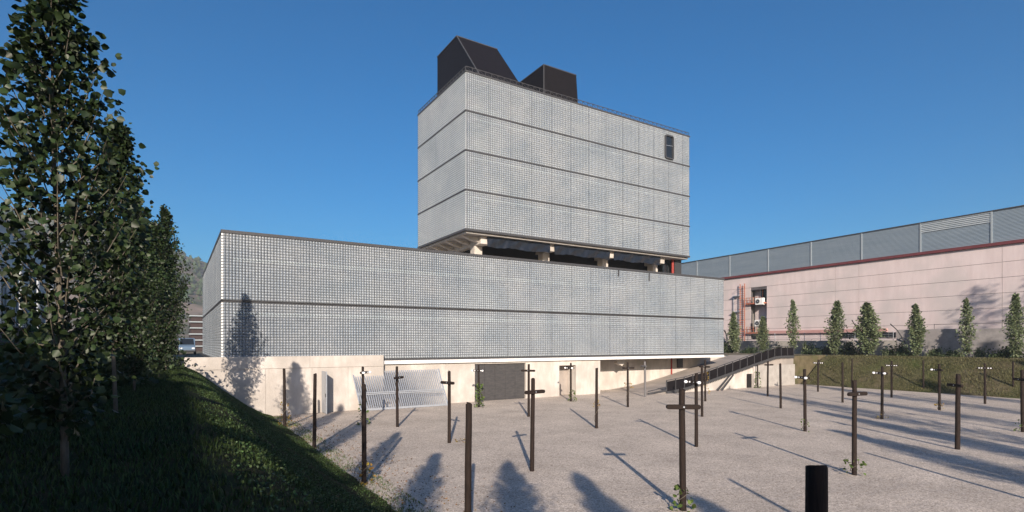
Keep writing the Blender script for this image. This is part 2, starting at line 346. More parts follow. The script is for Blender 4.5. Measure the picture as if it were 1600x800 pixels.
# ------------------------------------------------------------------ far hill
hx = np.linspace(-900, 500, 90); hy = np.linspace(420, 1100, 40); V = []
for y in hy:
    for x in hx:
        ridge = 150 * math.exp(-((x + 100) / 260) ** 2) + 60 * math.exp(-((x + 600) / 300) ** 2)
        rise = min(1, max(0, (y - 420) / 430)); back = 1 - max(0, (y - 880) / 400)
        z = 3 + ridge * rise ** 1.2 * back + (math.sin(x * 0.021 + y * 0.013) * 5 + math.sin(x * 0.05 - y * 0.031) * 3) * rise + rs.uniform(-1.2, 1.2) * rise
        V.append((x, y, z))
idx = np.arange(len(V)).reshape(40, 90)
Fq = np.stack([idx[:-1,:-1], idx[:-1,1:], idx[1:,1:], idx[1:,:-1]], -1).reshape(-1, 4)
hill = struct(mesh_obj('hill', np_mesh('hill', np.array(V), Fq, ['hill'])))
hill.data.polygons.foreach_set('use_smooth', [True] * len(hill.data.polygons))
def hill_z(x, y):
    j = int(np.clip(np.searchsorted(hy, y), 0, 39)); i = int(np.clip(np.searchsorted(hx, x), 0, 89)); return V[j * 90 + i][2]
# scrub and pines on the hill: a far wood that reads as one mass
hb = MB()
for k in range(2600):
    x = random.uniform(-330, 160); y = random.uniform(560, 900); z = hill_z(x, y) - 1.5; r = random.uniform(1.5, 4.2); h = r * random.uniform(1.2, 2.6)
    n = 5; ring = [(x + r * random.uniform(0.6, 1.1) * math.cos(2*math.pi*q/n), y + r * random.uniform(0.6, 1.1) * math.sin(2*math.pi*q/n), z + h * random.uniform(0.3, 0.5)) for q in range(n)]
    hb.add([(x, y, z)] + ring + [(x, y, z + h)], [(0, (q+1) % n + 1, q + 1) for q in range(n)] + [(6, q + 1, (q+1) % n + 1) for q in range(n)])
tag(stuff(build('hillside_trees', hb, 'shrub')), 'scattered dark trees and scrub over the distant hillside', 'trees')

# ================================================================== THE GLASS BLOCK BUILDING
P_ = 0.1983                                # glass block pitch
_pm = {}
def panel_mesh(nc, nr, ph):
    key = (nc, nr, round(ph, 4))
    if key in _pm: return _pm[key]
    b0, b1, d = P_ * 0.41, P_ * 0.345, 0.07; bz0, bz1 = P_*0.45, P_*0.375
    zr = ph / P_
    cx, cz = np.meshgrid((np.arange(nc) + 0.5) * P_, (np.arange(nr) + 0.5) * ph); cx = cx.ravel(); cz = cz.ravel(); n = len(cx)
    q = np.array([(-1, -1), (1, -1), (1, 1), (-1, 1)], float)
    outer = np.stack([q[:, 0]*b0, np.zeros(4), q[:, 1]*bz0*zr], 1)
    mid = np.stack([q[:, 0]*b0*0.97, np.full(4, -d*0.7), q[:, 1]*bz0*zr*0.97], 1)
    inner = np.stack([q[:, 0]*b1, np.full(4, -d), q[:, 1]*bz1*zr], 1)
    T = np.concatenate([outer, mid, inner], 0)
    cen = np.stack([cx, np.zeros(n), cz], 1)
    V = (cen[:, None, :] + T[None]).reshape(-1, 3); k = np.arange(n)[:, None, None] * 12
    f = [(8, 9, 10, 11)]   # the clear face, then the frosted sides and bevels
    for l in (0, 4): f += [(l+i, l+(i+1) % 4, l+4+(i+1) % 4, l+4+i) for i in range(4)]
    Fq = (k + np.array(f)[None]).reshape(-1, 4); mi = np.tile(np.array([0] + [2]*8), n)
    VV = [V]; FF = [Fq]; base = len(V); W, Hh = nc*P_, nr*ph; extra = []; ef = []
    g_ = P_ - 2*b0; gz_ = P_ - 2*bz0
    for i in range(nc + 1):
        x = i*P_; x0, x1 = max(0, x - g_*0.75), min(W, x + g_*0.75); s = base + len(extra)
        extra += [(x0, 0.0, 0), (x1, 0.0, 0), (x1, 0.0, Hh), (x0, 0.0, Hh)]; ef.append((s, s+1, s+2, s+3))
    s = base + len(extra); extra += [(0, -0.055, 0), (0.022, -0.055, 0), (0.022, -0.055, Hh), (0, -0.055, Hh)]; ef.append((s, s+1, s+2, s+3))   # panel joint strip
    for j in range(nr + 1):
        z = j*ph; z0, z1 = max(0, z - gz_*0.75), min(Hh, z + gz_*0.75); s = base + len(extra)
        extra += [(0, 0.004, z0), (W, 0.004, z0), (W, 0.004, z1), (0, 0.004, z1)]; ef.append((s, s+1, s+2, s+3))
    V = np.concatenate([V, np.array(extra)]); Fq = np.concatenate([Fq, np.array(ef)]); mi = np.concatenate([mi, np.ones(len(ef), int)])
    _pm[key] = np_mesh('glass_block_panel', V, Fq, ['glass', 'mortar', 'frost'], mi)
    return _pm[key]
BO = Vector((28, 44, 0))
bld = empty('glass_block_building', BO, 'large glass block building, a low long block with a tower floating above it', 'building')
def panels(parent, face, at, start, length, storeys, first=12):
    """rows of block panels on one face; storeys = [(z0, z1, rows)]; face 'S' looks to -Y, 'W' to -X"""
    total = int(round(length / P_)); cuts = []; c = 0; nxt = first
    while c < total: n = min(nxt, total - c); cuts.append((c, n)); c += n; nxt = 12
    for (z0, z1, rows) in storeys:
        ph = (z1 - z0) / rows
        for (c, n) in cuts:
            o = mesh_obj('glass_block_panel', panel_mesh(n, rows, ph), parent); o['kind'] = 'stuff'
            jit = random.uniform(-0.006, 0.006); O = ORG[parent.name]; gap = 0.0
            if face == 'S': o.location = Vector((start + c*P_, at + jit, z0)) - O
            else: o.location = Vector((at + jit, start + length - c*P_, z0)) - O; o.rotation_euler = (0, 0, R(-90))
X0, X1 = 2.72, 2.72 + 261*P_; YB = 70.0
ZB, ZM, ZT = 3.8, 7.82, 12.5
# podium: inner shell (floors, back wall, roof) carries the facade
pd = MB()
pd.box(X0+0.55, X1-0.1, YF+0.75, YB-0.1, ZB, ZT-0.25)
podium = build('podium', pd, 'interior', bld); podium['label'] = 'long low two storey block clad in glass blocks'
f = MB(); f.box(X0+0.02, X1, YF+0.06, YB, ZT-0.24, ZT-0.04); build('roof', f, 'concrete_grey', podium)
for z in (ZB-0.02, ZM-0.1):
    f = MB(); f.box(X0+0.05, X1-0.02, YF+0.03, YF+0.74, z, z+0.2); f.box(X0+0.03, X0+0.54, YF+0.75, YB-0.1, z, z+0.2); build('floor_slab', f, 'concrete_grey', podium)
for z in (ZB+3.05, ZM+2.7):                # pale service rails seen through the blocks
    f = MB(); f.box(X0+0.7, X1-0.5, YF+0.012, YF+0.1, z, z+0.2); build('inner_rail', f, 'white', podium)
panels(podium, 'S', YF, X0, 261*P_, [(ZB, ZM-0.09, 20), (ZM+0.09, ZT-0.15, 23)], 4)
nw = int((YB - YF) / P_)
panels(podium, 'W', X0, YF, nw*P_, [(ZB, ZM-0.09, 20), (ZM+0.09, ZT-0.15, 23)], 12)
f = MB(); f.box(X0-0.11, X1+0.05, YF-0.12, YF+0.3, ZT-0.14, ZT+0.06); build('parapet_cap', f, 'steel', podium)
f = MB(); f.box(X0-0.11, X0+0.3, YF+0.302, YB, ZT-0.14, ZT+0.06); build('parapet_cap', f, 'steel', podium)
for zz, dz in ((ZM-0.085, 0.06), (ZM+0.025, 0.06)):
    f = MB(); f.box(X0-0.1, X1+0.03, YF-0.1, YF+0.02, zz, zz+dz); f.box(X0-0.1, X0+0.02, YF+0.022, YB, zz, zz+dz); build('storey_band', f, 'steel', podium)
f = MB(); f.box(X0-0.1, X1+0.04, YF-0.1, YF+0.5, ZB-0.16, ZB-0.004); f.box(X0-0.1, X0+0.5, YF+0.502, YB, ZB-0.16, ZB-0.004); build('bottom_channel', f, 'steel', podium)
f = MB(); f.box(X1, X1+0.06, YF+0.02, YB, ZB-0.1, ZT-0.15); build('end_wall', f, 'concrete_grey', podium)
f = MB()                                   # bright quarter blocks turning the corner
for z0, z1, n in ((ZB, ZM-0.09, 20), (ZM+0.09, ZT-0.15, 23)):
    for k in range(n):
        ph = (z1-z0)/n; f.box(X0-0.085, X0+0.01, YF-0.085, YF+0.01, z0+k*ph+0.03, z0+(k+1)*ph-0.03)
stuff(build('corner_blocks', f, 'white', podium))

def boards(parent, axis, at, a0, a1, storeys, n, seed):
    r = random.Random(seed)
    for (z0, z1) in storeys:
        c = a0 + 0.6
        while c < a1 - 1.5:
            wd = min(r.uniform(1.0, 4.5), a1 - c - 0.3); lo = r.choice((0.0, 0.0, 0.0, 0.35)); hi = r.choice((1.0, 0.62, 0.45, 0.3))
            dd = r.uniform(0.16, 0.30); za, zb = z0 + (z1-z0)*min(lo, hi-0.15), z0 + (z1-z0)*hi
            f = MB(); f.box(c, c+wd, at+dd, at+dd+0.04, za+0.24, zb-0.24) if axis == 'S' else f.box(at+dd, at+dd+0.04, c, c+wd, za+0.24, zb-0.24)
            build('interior_board', f, r.choice(('boardpale', 'boardpale', 'ramp', 'interior', 'clad', 'concrete_grey')), parent)
            c += wd + r.uniform(3.0, 9.0)
boards(podium, 'S', YF, X0, X1, [(ZB, ZM), (ZM, ZT)], 0, 4); boards(podium, 'W', X0, YF+1, YB-4, [(ZB, ZM), (ZM, ZT)], 0, 5)

# tower
TX0, TY0 = 22.38, 44.0; NT = 150; TX1 = TX0 + NT*P_; TY1 = TY0 + 57*P_
TB, TT = 15.3, 29.6
t_ = MB(); t_.box(TX0+0.5, TX1-0.1, TY0+0.5, TY1-0.1, TB+0.05, TT-0.2)
tower = build('tower', t_, 'interior', bld); tower['label'] = 'four storey glass block tower raised above the low block'
SH = (TT - TB) / 4; sts = [(TB + SH*k + 0.07, TB + SH*(k+1) - 0.07, 17) for k in range(4)]
panels(tower, 'S', TY0, TX0, NT*P_, sts, 12); panels(tower, 'W', TX0, TY0, 57*P_, sts, 12)
for k in range(1, 4):
    z = TB + SH*k
    f = MB(); f.box(TX0-0.11, TX1+0.03, TY0-0.11, TY0+0.02, z-0.068, z+0.068); f.box(TX0-0.11, TX0+0.02, TY0+0.022, TY1, z-0.068, z+0.068); build('storey_band', f, 'steel', tower)
for k in range(4):
    z = TB + SH*k + SH*0.80
    f = MB(); f.box(TX0+0.4, TX1-0.3, TY0+0.012, TY0+0.1, z, z+0.2); build('inner_rail', f, 'white', tower)
    f = MB(); f.box(TX0+0.06, TX1-0.05, TY0+0.03, TY0+0.49, TB+SH*k-0.1 if k else TB+0.01, TB+SH*k+0.1); f.box(TX0+0.03, TX0+0.49, TY0+0.5, TY1-0.1, TB+SH*k-0.1 if k else TB+0.01, TB+SH*k+0.1); build('floor_slab', f, 'concrete_grey', tower)
boards(tower, 'S', TY0, TX0, TX1, [(TB+SH*k, TB+SH*(k+1)) for k in range(4)], 0, 9)
f = MB(); f.box(TX0-0.12, TX1+0.05, TY0-0.12, TY0+0.25, TT-0.08, TT+0.05); f.box(TX0-0.12, TX0+0.25, TY0+0.252, TY1, TT-0.08, TT+0.05); build('parapet_cap', f, 'steel', tower)
f = MB(); f.box(TX0+0.02, TX1, TY0+0.26, TY1, TT-0.19, TT-0.02); build('roof', f, 'concrete_grey', tower)
f = MB(); f.box(TX0-0.12, TX1+0.05, TY0-0.12, TY0+0.14, TB-0.12, TB+0.066); f.box(TX0-0.12, TX0+0.14, TY0+0.142, TY1, TB-0.12, TB+0.066); build('bottom_channel', f, 'steel', tower)
f = MB(); f.box(TX1, TX1+0.05, TY0+0.03, TY1, TB-0.05, TT-0.1); f.box(TX0+0.1, TX1, TY1, TY1+0.05, TB-0.05, TT-0.1); build('end_wall', f, 'concrete_grey', tower)
# roof edge rail
f = MB()
def railrun(a, b, n, h=0.42):
    a, b = Vector(a), Vector(b); up = Vector((0, 0, h))
    f.bar(a + up, b + up, 0.05, 0.05)
    for k in range(n + 1):
        p = a.lerp(b, k/n); f.bar(p, p + up, 0.04, 0.04)
        if k < n: f.bar(p + up, a.lerp(b, (k+1)/n), 0.025, 0.025)
railrun((TX0, TY0+0.05, TT+0.05), (TX1, TY0+0.05, TT+0.05), 44); railrun((TX0, TY0+0.1, TT+0.05), (TX0, TY1, TT+0.05), 18)
stuff(build('roof_rail', f, 'steel', tower))
# rounded window high on the tower
pa, pb = onY(1038, 210, TY0-0.06), onY(1051.5, 250.5, TY0-0.06)
def rrect(x0, x1, z0, z1, y, r, n=5):
    P = []
    for cx, cz, a0 in ((x1-r, z1-r, 0), (x0+r, z1-r, 90), (x0+r, z0+r, 180), (x1-r, z0+r, 270)):
        for k in range(n+1): t = R(a0 + 90*k/n); P.append((cx + r*math.cos(t), y, cz + r*math.sin(t)))
    return P
o1 = rrect(pa.x, pb.x, pb.z, pa.z, TY0-0.24, 0.25); i1 = rrect(pa.x+0.13, pb.x-0.13, pb.z+0.13, pa.z-0.13, TY0-0.24, 0.17); nn = len(o1)
f = MB(); dp = Vector((0, 0.16, 0))
f.add(o1 + i1, [(k, (k+1) % nn, nn+(k+1) % nn, nn+k) for k in range(nn)])
f.add(o1 + [tuple(Vector(p)+dp) for p in o1], [(k, (k+1) % nn, nn+(k+1) % nn, nn+k) for k in range(nn)])
f.add(i1 + [tuple(Vector(p)+dp) for p in i1], [(k, nn+k, nn+(k+1) % nn, (k+1) % nn) for k in range(nn)])
win = build('rounded_window', f, 'steel', tower)
f = MB(); f.add([(p[0], TY0-0.11, p[2]) for p in i1], [tuple(range(nn))]); build('window_pane', f, 'winglass', tower)
zc = (pa.z + pb.z)/2
for q, zz in enumerate((zc+0.12,)):
    f = MB(); f.bar((pa.x+0.14, TY0-0.16, zz), (pb.x-0.14, TY0-0.16, zz+0.1*(-1)**q), 0.03, 0.035); build('window_bar', f, 'galv', tower)
# two black roof volumes
f = MB(); f.prism([(24.5, 44.7, TT), (24.5, 50.2, 36.35), (24.5, 55.05, 36.35), (24.5, 55.05, TT)], (4.75, 0, 0)); v1 = build('roof_volume', f, 'black', bld); v1['label'] = 'tall black roof volume with its front leaning back'
f = MB(); f.prism([(33.1, 47, TT), (33.1, 47, 34.35), (33.1, 52.5, 34.35), (33.1, 55, TT)], (4.3, 0, 0)); f.v = [(x + (0.45 if x > 35 and z < 31 else 0), y, z) for x, y, z in f.v]; v2 = build('roof_volume', f, 'black', bld); v2['label'] = 'smaller black roof volume with an upright front'
for (vo, ya, za, yb, zb, xa, xb, n) in ((v1, 44.7, TT, 50.2, 36.35, 24.5, 29.25, 22), (v2, 47, TT, 47, 34.35, 33.1, 37.4, 16)):
    f = MB()                               # lapped boards of the cladding
    nv = Vector((0, -(zb-za), (yb-ya))).normalized()
    for k in range(n):
        t0, t1 = k/n, (k+0.93)/n
        y0, z0, y1, z1 = ya+(yb-ya)*t0, za+(zb-za)*t0, ya+(yb-ya)*t1, za+(zb-za)*t1
        e = 0.0 if vo is v1 else 0.35*(1 - t0)
        f.add([(xa, y0+nv.y*0.012, z0+nv.z*0.012), (xb+e, y0+nv.y*0.012, z0+nv.z*0.012), (xb+e, y1+nv.y*0.035, z1+nv.z*0.035), (xa, y1+nv.y*0.035, z1+nv.z*0.035)], [(0, 1, 2, 3)])
    stuff(build('lapped_boards', f, 'black', vo))
    f = MB(); f.bar((xa-0.03, ya-0.02, za), (xa-0.03, yb-0.02, zb), 0.09, 0.09); f.bar((xa-0.03, yb-0.02, zb+0.02), (xb+0.03, yb-0.02, zb+0.02), 0.08, 0.08); build('edge_trim', f, 'steel', vo)
    f = MB(); YE = 55.05 if vo is v1 else 52.5
    f.bar((xa-0.03, yb, zb+0.02), (xa-0.03, YE, zb+0.02), 0.08, 0.08); build('edge_trim', f, 'steel', vo)

# the open gap under the tower: core painted near-black as its unlit depth, beams, columns, hanging plastic
f = MB(); f.box(TX0+2.6, TX1-0.4, TY0+3.4, TY1-0.6, ZT-0.03, TB-0.2); build('painted_dark_core', f, 'void', bld)  # solid block, its dark colour stands for the shade of the open gap
f = MB(); f.box(TX0+0.1, TX1-0.05, TY0+0.16, TY1-0.02, TB-0.3, TB+0.008); build('soffit', f, 'concrete_grey', bld)
for px_, wx in ((757, 0.95), (862.5, 0.62), (955.5, 0.62), (1034, 0.62)):
    c = onY(px_, 385, TY0+0.9).x
    f = MB(); f.box(c-wx/2, c+wx/2, TY0+0.75, TY1-0.9, TB-1.0, TB-0.302); build('beam', f, 'concrete', bld, bevel=0.02)
    cx_ = c - (0.1 if px_ < 800 else 0.0)
    f = MB(); f.box(cx_-0.42, cx_+0.42, TY0+1.9, TY0+2.8, ZT-0.1, TB-1.003); build('column', f, 'concrete', bld, bevel=0.03)
for k in range(6):                         # ribs under the west overhang
    y = TY0 + 1.2 + k*1.75
    f = MB(); f.prism([(TX0+0.25, y, TB-0.31), (TX0+3.0, y, TB-0.31), (TX0+3.0, y, TB-1.0), (TX0+1.0, y, TB-0.62)], (0, 0.42, 0)); build('overhang_rib', f, 'concrete', bld)
f = MB(); f.prism([(TX0+2.4, TY0+2.0, ZT-0.05), (TX0+2.4, TY1-1, ZT-0.05), (TX0+2.4, TY1-1, TB-1.0), (TX0+2.4, TY0+2.0, TB-1.6)], (0.2, 0, 0)); build('side_wall', f, 'concrete_grey', bld)
bx = [onY(p, 385, TY0+0.6).x for p in (761, 859, 866, 952, 959, 1031)]
for a, b in ((bx[0], bx[1]), (bx[2], bx[3]), (bx[4], bx[5])):
    n = 60; V2 = []
    for i in range(n+1):
        x = a + (b-a)*i/n
        for j in range(7):
            z = TB - 0.13 - (1.12 + 0.06*math.sin(i*0.21+a) + 0.02*math.sin(i*0.9))*j/6
            y = TY0 + 0.55 + 0.025*math.sin(i*0.8+j*0.5) + 0.04*math.sin(i*0.33+j*0.9+a) + 0.012*random.uniform(-1, 1)*j/6
            V2.append((x, y, z))
    f = MB(); f.add(V2, [(i*7+j, (i+1)*7+j, (i+1)*7+j+1, i*7+j+1) for i in range(n) for j in range(6)]); build('plastic_curtain', f, 'plastic', bld, smooth=True)
xr = onY(1051, 415, TY0+1.2).x
f = MB(); f.tube([(xr, TY0+1.2, ZT), (xr, TY0+1.2, TB-0.3)], 0.16, 12); build('red_pipe', f, 'red', bld, smooth=True)
xa_, xb_ = onY(1055, 415, TY0+1.0).x, TX1-0.15
f = MB()
for k in range(14):
    x = xa_ + (xb_-xa_)*k/14; f.box(x, x+(xb_-xa_)/14*0.6, TY0+1.0, TY0+1.1, ZT-0.03, TB-0.31)
f.box(xa_, xb_, TY0+1.12, TY0+5, ZT-0.04, TB-0.32); stuff(build('ribbed_steel_cabin', f, 'steel', bld))
xg = onY(1036.5, 415, TY0+1.6).x
f = MB(); f.box(xg, xr-0.2, TY0+1.7, TY0+1.76, ZT, TB-0.35); build('glazed_screen', f, 'winglass', bld)
# overflow spouts on the parapet
for px_ in (966, 1014):
    c = onY(px_, 430, YF-0.12); f = MB(); f.box(c.x-0.05, c.x+0.05, YF-0.2, YF-0.13, ZT-1.0 if px_ > 1000 else ZT-0.75, ZT-0.142); build('overflow_spout', f, 'steel', podium)

# ------------------------------------------------------------------ concrete base
XR = onY(938, 600, YF+0.12).x              # where the base wall ends and the loading recess begins
base = MB()
xg0, xg1 = onY(742, 600, YF+0.12).x, onY(821.5, 600, YF+0.12).x; zg = onY(780, 568, YF+0.12).z
xd0, xd1 = onY(874, 600, YF+0.12).x, onY(900, 600, YF+0.12).x; zd = onY(885, 571, YF+0.12).z
yw0, yw1 = YF+0.12, YF+0.55
seg = [(X0+0.05, xg0, -0.1, 3.63), (xg0, xg1, zg, 3.63), (xg1, xd0, -0.1, 3.63), (xd0, xd1, zd, 3.63), (xd1, XR, -0.1, 3.63)]
cb = build('concrete_base', MB().box(X0+0.1, xg0-0.2, yw0+0.08, yw1+0.3, -0.2, 3.6), 'concrete', bld)
for (a, b, z0, z1) in seg:
    n = max(1, round((b-a)/2.7))
    for k in range(n):
        p0, p1 = a+(b-a)*k/n, a+(b-a)*(k+1)/n
        f = MB(); f.box(p0+0.004, p1-0.004, yw0, yw1, z0, z1); build('concrete_panel', f, 'concrete', cb, bevel=0.008)
f = MB(); f.box(13.62, X1-0.02, YF-0.12, YF+0.45, 3.36, 3.635); build('white_edge_beam', f, 'white', cb, bevel=0.01)
f = MB(); f.box(X0+0.3, X1-0.1, YF+0.56, YB-0.2, 3.38, 3.63); build('slab', f, 'concrete_grey', cb)
# rolling gate with horizontal ribs
gt = build('rolling_gate', MB().box(xg0+0.002, xg1-0.002, yw0+0.22, yw0+0.28, 0.0, zg-0.003), 'gatepaint', cb)
for k in range(24):
    z = 0.03 + (zg-0.1)*k/24
    build('gate_slat', MB().box(xg0+0.03, xg1-0.03, yw0+0.196, yw0+0.219, z, z+(zg-0.1)/24*0.9), 'gatepaint', gt) if False else None
nb_ = 5
for k in range(nb_):
    xa2, xb2 = xg0+(xg1-xg0)*k/nb_, xg0+(xg1-xg0)*(k+1)/nb_
    build('gate_leaf', MB().box(xa2+0.012, xb2-0.012, yw0+0.17, yw0+0.218, 0.02, zg-0.02), 'gatepaint', gt, bevel=0.006)
# doorway with its door standing back in the reveal
f = MB(); f.box(xd0+0.02, xd1-0.02, yw0+1.3, yw0+1.36, 0, zd); build('door_leaf', f, 'ramp', cb)
f = MB(); f.box(xd0-0.3, xd0-0.002, yw0+0.45, yw0+1.4, -0.05, zd+0.2); f.box(xd1+0.002, xd1+0.3, yw0+0.45, yw0+1.4, -0.05, zd+0.2); f.box(xd0-0.3, xd1+0.3, yw0+0.45, yw0+1.4, zd+0.01, zd+0.19); stuff(build('door_reveal', f, 'concrete', cb))
# recessed loading bay wall behind the ramp
YR = 44.2
f = MB(); f.box(XR-0.5, XR, YF+0.56, YR, -0.1, 3.37); build('return_wall', f, 'concrete', cb)
xk = [XR + 0.02, XR+1.2, XR+6.0, XR+11.2, XR+16.4, 60.5]
for a, b in zip(xk, xk[1:]):
    f = MB(); f.box(a+0.005, b-0.005, YR, YR+0.35, 2.55 if b < XR+2 else -0.1, 3.37 if a < X1 else 3.5)
    build('recess_panel', f, 'concrete', cb, bevel=0.008)
f = MB(); f.box(XR+0.05, XR+1.18, YR+0.12, YR+0.18, 0, 2.54); build('service_door', f, 'pinkband', cb)
p = onY(1049.5, 575, YR-0.1).x
f = MB(); f.tube([(p, YR-0.08, 1.2), (p, YR-0.08, 3.37)], 0.09, 10); build('red_downpipe', f, 'red', cb, smooth=True)
p = onY(1063, 565, YR-0.2).x
f = MB(); f.box(p-0.42, p+0.42, YR-0.25, YR-0.01, 2.1, 3.36); build('grey_cabinet', f, 'steel', cb, bevel=0.02)
p = onY(953, 567, YR-0.3).x
f = MB(); f.prism([(p-0.5, YF+1.2, 3.37), (p+0.5, YF+1.2, 3.37), (p+0.5, YF+1.2, 2.9), (p+0.15, YF+1.2, 2.6), (p-0.5, YF+1.2, 2.9)], (0, 0.5, 0)); build('corbel', f, 'concrete', cb)

# ------------------------------------------------------------------ retaining wall along the west end of the yard
RWX0, RWX1, RWY = 0.5, 13.6, YF-0.42
rw = empty('retaining_wall', (7, RWY, 0), 'pale board-marked concrete wall with tree shadows under the glass block corner', 'wall')
build('footing', MB().box(RWX0+0.1, RWX1-0.05, RWY+0.03, RWY+0.5, -0.2, 4.0), 'concrete', rw)
cuts = [RWX0, 2.9, 5.3, 8.35, 10.9, RWX1]
for a, b in zip(cuts, cuts[1:]):
    build('concrete_panel', MB().box(a+0.006, b-0.006, RWY, RWY+0.3, -0.1, 3.22), 'concrete', rw, bevel=0.008)
for a, b in zip([RWX0, 8.2], [8.2, RWX1]):
    build('coping_panel', MB().box(a+0.005, b-0.005, RWY-0.03, RWY+0.51, 3.235, 4.07), 'concrete', rw, bevel=0.012)

# ------------------------------------------------------------------ ramp
RPY = 37.85
rp_pts = [(40.0, 0.02), (44, 0.42), (47.9, 1.08), (52, 1.92), (56.4, 2.82), (59.8, 3.46), (63.4, 3.47)]
def ramp_z(x): return float(np.interp(x, [p[0] for p in rp_pts], [p[1] for p in rp_pts]))
f = MB(); n = len(rp_pts)
V3 = [(x, RPY+0.02, z) for x, z in rp_pts] + [(x, YR-0.02, z) for x, z in rp_pts] + [(x, RPY+0.02, -0.1) for x, z in rp_pts] + [(x, YR-0.02, -0.1) for x, z in rp_pts]
f.add(V3, [(i, i+1, n+i+1, n+i) for i in range(n-1)] + [(2*n+i, 2*n+i+1, i+1, i) for i in range(n-1)] + [(3*n+i, n+i, n+i+1, 3*n+i+1) for i in range(n-1)] + [(n-1, 3*n-1, 4*n-1, 2*n-1)])
ramp = struct(build('ramp', f, 'ramp'))
# concrete side wall under the ramp's open edge, with an opening
rs_w = empty('ramp_side_wall', (50, RPY, 0), 'low concrete wall under the open edge of the ramp, with a dark doorway', 'wall')
dx0, dx1 = onY(1165, 600, RPY).x, onY(1174, 600, RPY).x
dz = onY(1169, 584, RPY).z
xsw = [44, 46.5, 49, 51.7, dx0]
for a, b in zip(xsw, xsw[1:]):
    f = MB(); f.prism([(a+0.005, RPY-0.12, -0.1), (b-0.005, RPY-0.12, -0.1), (b-0.005, RPY-0.12, ramp_z(b)-0.14), (a+0.005, RPY-0.12, ramp_z(a)-0.14)], (0, 0.13, 0)); build('concrete_panel', f, 'concrete', rs_w)
f = MB(); f.prism([(dx0, RPY-0.12, dz), (dx1, RPY-0.12, dz), (dx1, RPY-0.12, ramp_z(dx1)-0.14), (dx0, RPY-0.12, ramp_z(dx0)-0.14)], (0, 0.13, 0)); build('lintel', f, 'concrete', rs_w)
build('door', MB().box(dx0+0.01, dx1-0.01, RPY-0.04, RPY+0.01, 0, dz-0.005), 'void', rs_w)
build('pier', MB().box(dx1+0.005, dx1+0.75, RPY-0.35, RPY+0.01, -0.1, ramp_z(dx1)-0.2), 'concrete', rs_w, bevel=0.02)
xs2 = [dx1+0.76, 58.0, 60.7, 63.5]
for a, b in zip(xs2, xs2[1:]): build('concrete_panel', MB().box(a+0.005, b-0.005, RPY-0.12, RPY+0.01, -0.1, 2.45), 'concrete_grey', rs_w, bevel=0.008)
f = MB(); a, b = onY(1121, 609, RPY-0.9), onY(1141, 586, RPY-0.3); a.z = 0.0
f.bar(a, b, 0.10, 0.12); a2, b2 = a + Vector((0.7, 0, 0)), b + Vector((0.55, 0, 0)); f.bar(a2, b2, 0.10, 0.12); stuff(build('prop', f, 'steel', rs_w))
# railing with plate infill
rl = empty('ramp_railing', (50, RPY, 0), 'dark steel railing with infill plates climbing along the ramp edge', 'railing')
xr0, xr1, nr_ = 41.4, 63.2, 17
for k in range(nr_+1):
    x = xr0+(xr1-xr0)*k/nr_; z = ramp_z(x)
    build('post', MB().box(x-0.04, x+0.04, RPY-0.17, RPY-0.09, z-0.15, z+1.12), 'steel', rl)
    if k < nr_:
        x2 = xr0+(xr1-xr0)*(k+1)/nr_; z2 = ramp_z(x2)
        f = MB(); f.prism([(x+0.045, RPY-0.14, z+0.05), (x2-0.045, RPY-0.14, z2+0.05), (x2-0.045, RPY-0.14, z2+1.0), (x+0.045, RPY-0.14, z+1.0)], (0, 0.02, 0)); build('infill_plate', f, 'black', rl)
        f = MB(); f.bar((x, RPY-0.13, z+1.14), (x2, RPY-0.13, z2+1.14), 0.07, 0.06); build('handrail', f, 'steel', rl)
        f = MB(); f.bar((x, RPY-0.2, z-0.06), (x2, RPY-0.2, z2-0.06), 0.06, 0.2)
        for q in range(5):
            t = (q+0.3)/5; xx = x+(x2-x)*t; zz = z+(z2-z)*t; f.add([(xx-0.05, RPY-0.235, zz-0.14), (xx+0.16, RPY-0.235, zz-0.12), (xx+0.02, RPY-0.235, zz-0.32), (xx-0.05, RPY-0.17, zz-0.14), (xx+0.16, RPY-0.17, zz-0.12), (xx+0.02, RPY-0.17, zz-0.32)], [(0, 1, 2), (5, 4, 3), (0, 3, 4, 1), (1, 4, 5, 2), (2, 5, 3, 0)])
        stuff(build('toothed_stringer', f, 'steel', rl))
f = MB(); f.bar((xr0, RPY-0.13, 0.62), (xr0-2.6, RPY-0.13, 0.32), 0.07, 0.08); f.bar((xr0, RPY-0.13, 0.34), (xr0-2.6, RPY-0.13, 0.08), 0.07, 0.14); stuff(build('foot_rail', f, 'steel', rl))

# ------------------------------------------------------------------ leaning gate of silver bars
gl0, gl1 = onY(566, 632, RWY-1.2), onY(696, 631, YF-0.9)
lg = empty('leaning_gate', (gl0.x, YF-1.2, 0), 'galvanised gate of upright bars leaning against the concrete wall', 'gate')
def gp(t, h): # t along, h up the tilted plane
    x = gl0.x + (gl1.x - gl0.x)*t; k = h/3.05
    return Vector((x - 0.35*k, YF-1.3 + 1.05*k - 0.22*(x > 13.6)*0, 0.06 + 2.85*k))
NBAR = 42
for k in range(NBAR+1):
    f = MB(); f.bar(gp(k/NBAR, 0.05), gp(k/NBAR, 3.0), 0.085, 0.05); build('bar', f, 'galv', lg)
for h in (0.04, 1.2, 1.32):
    f = MB(); f.bar(gp(-0.005, h)+Vector((0, -0.05, 0)), gp(1.005, h)+Vector((0, -0.05, 0)), 0.06, 0.07 if h > 0.5 else 0.16); build('rail', f, 'galv', lg)
for t in (0.0, 1.0):
    f = MB(); f.bar(gp(t, 0)+Vector((0, -0.045, 0)), gp(t, 3.05)+Vector((0, -0.045, 0)), 0.1, 0.06); build('stile', f, 'galv', lg)
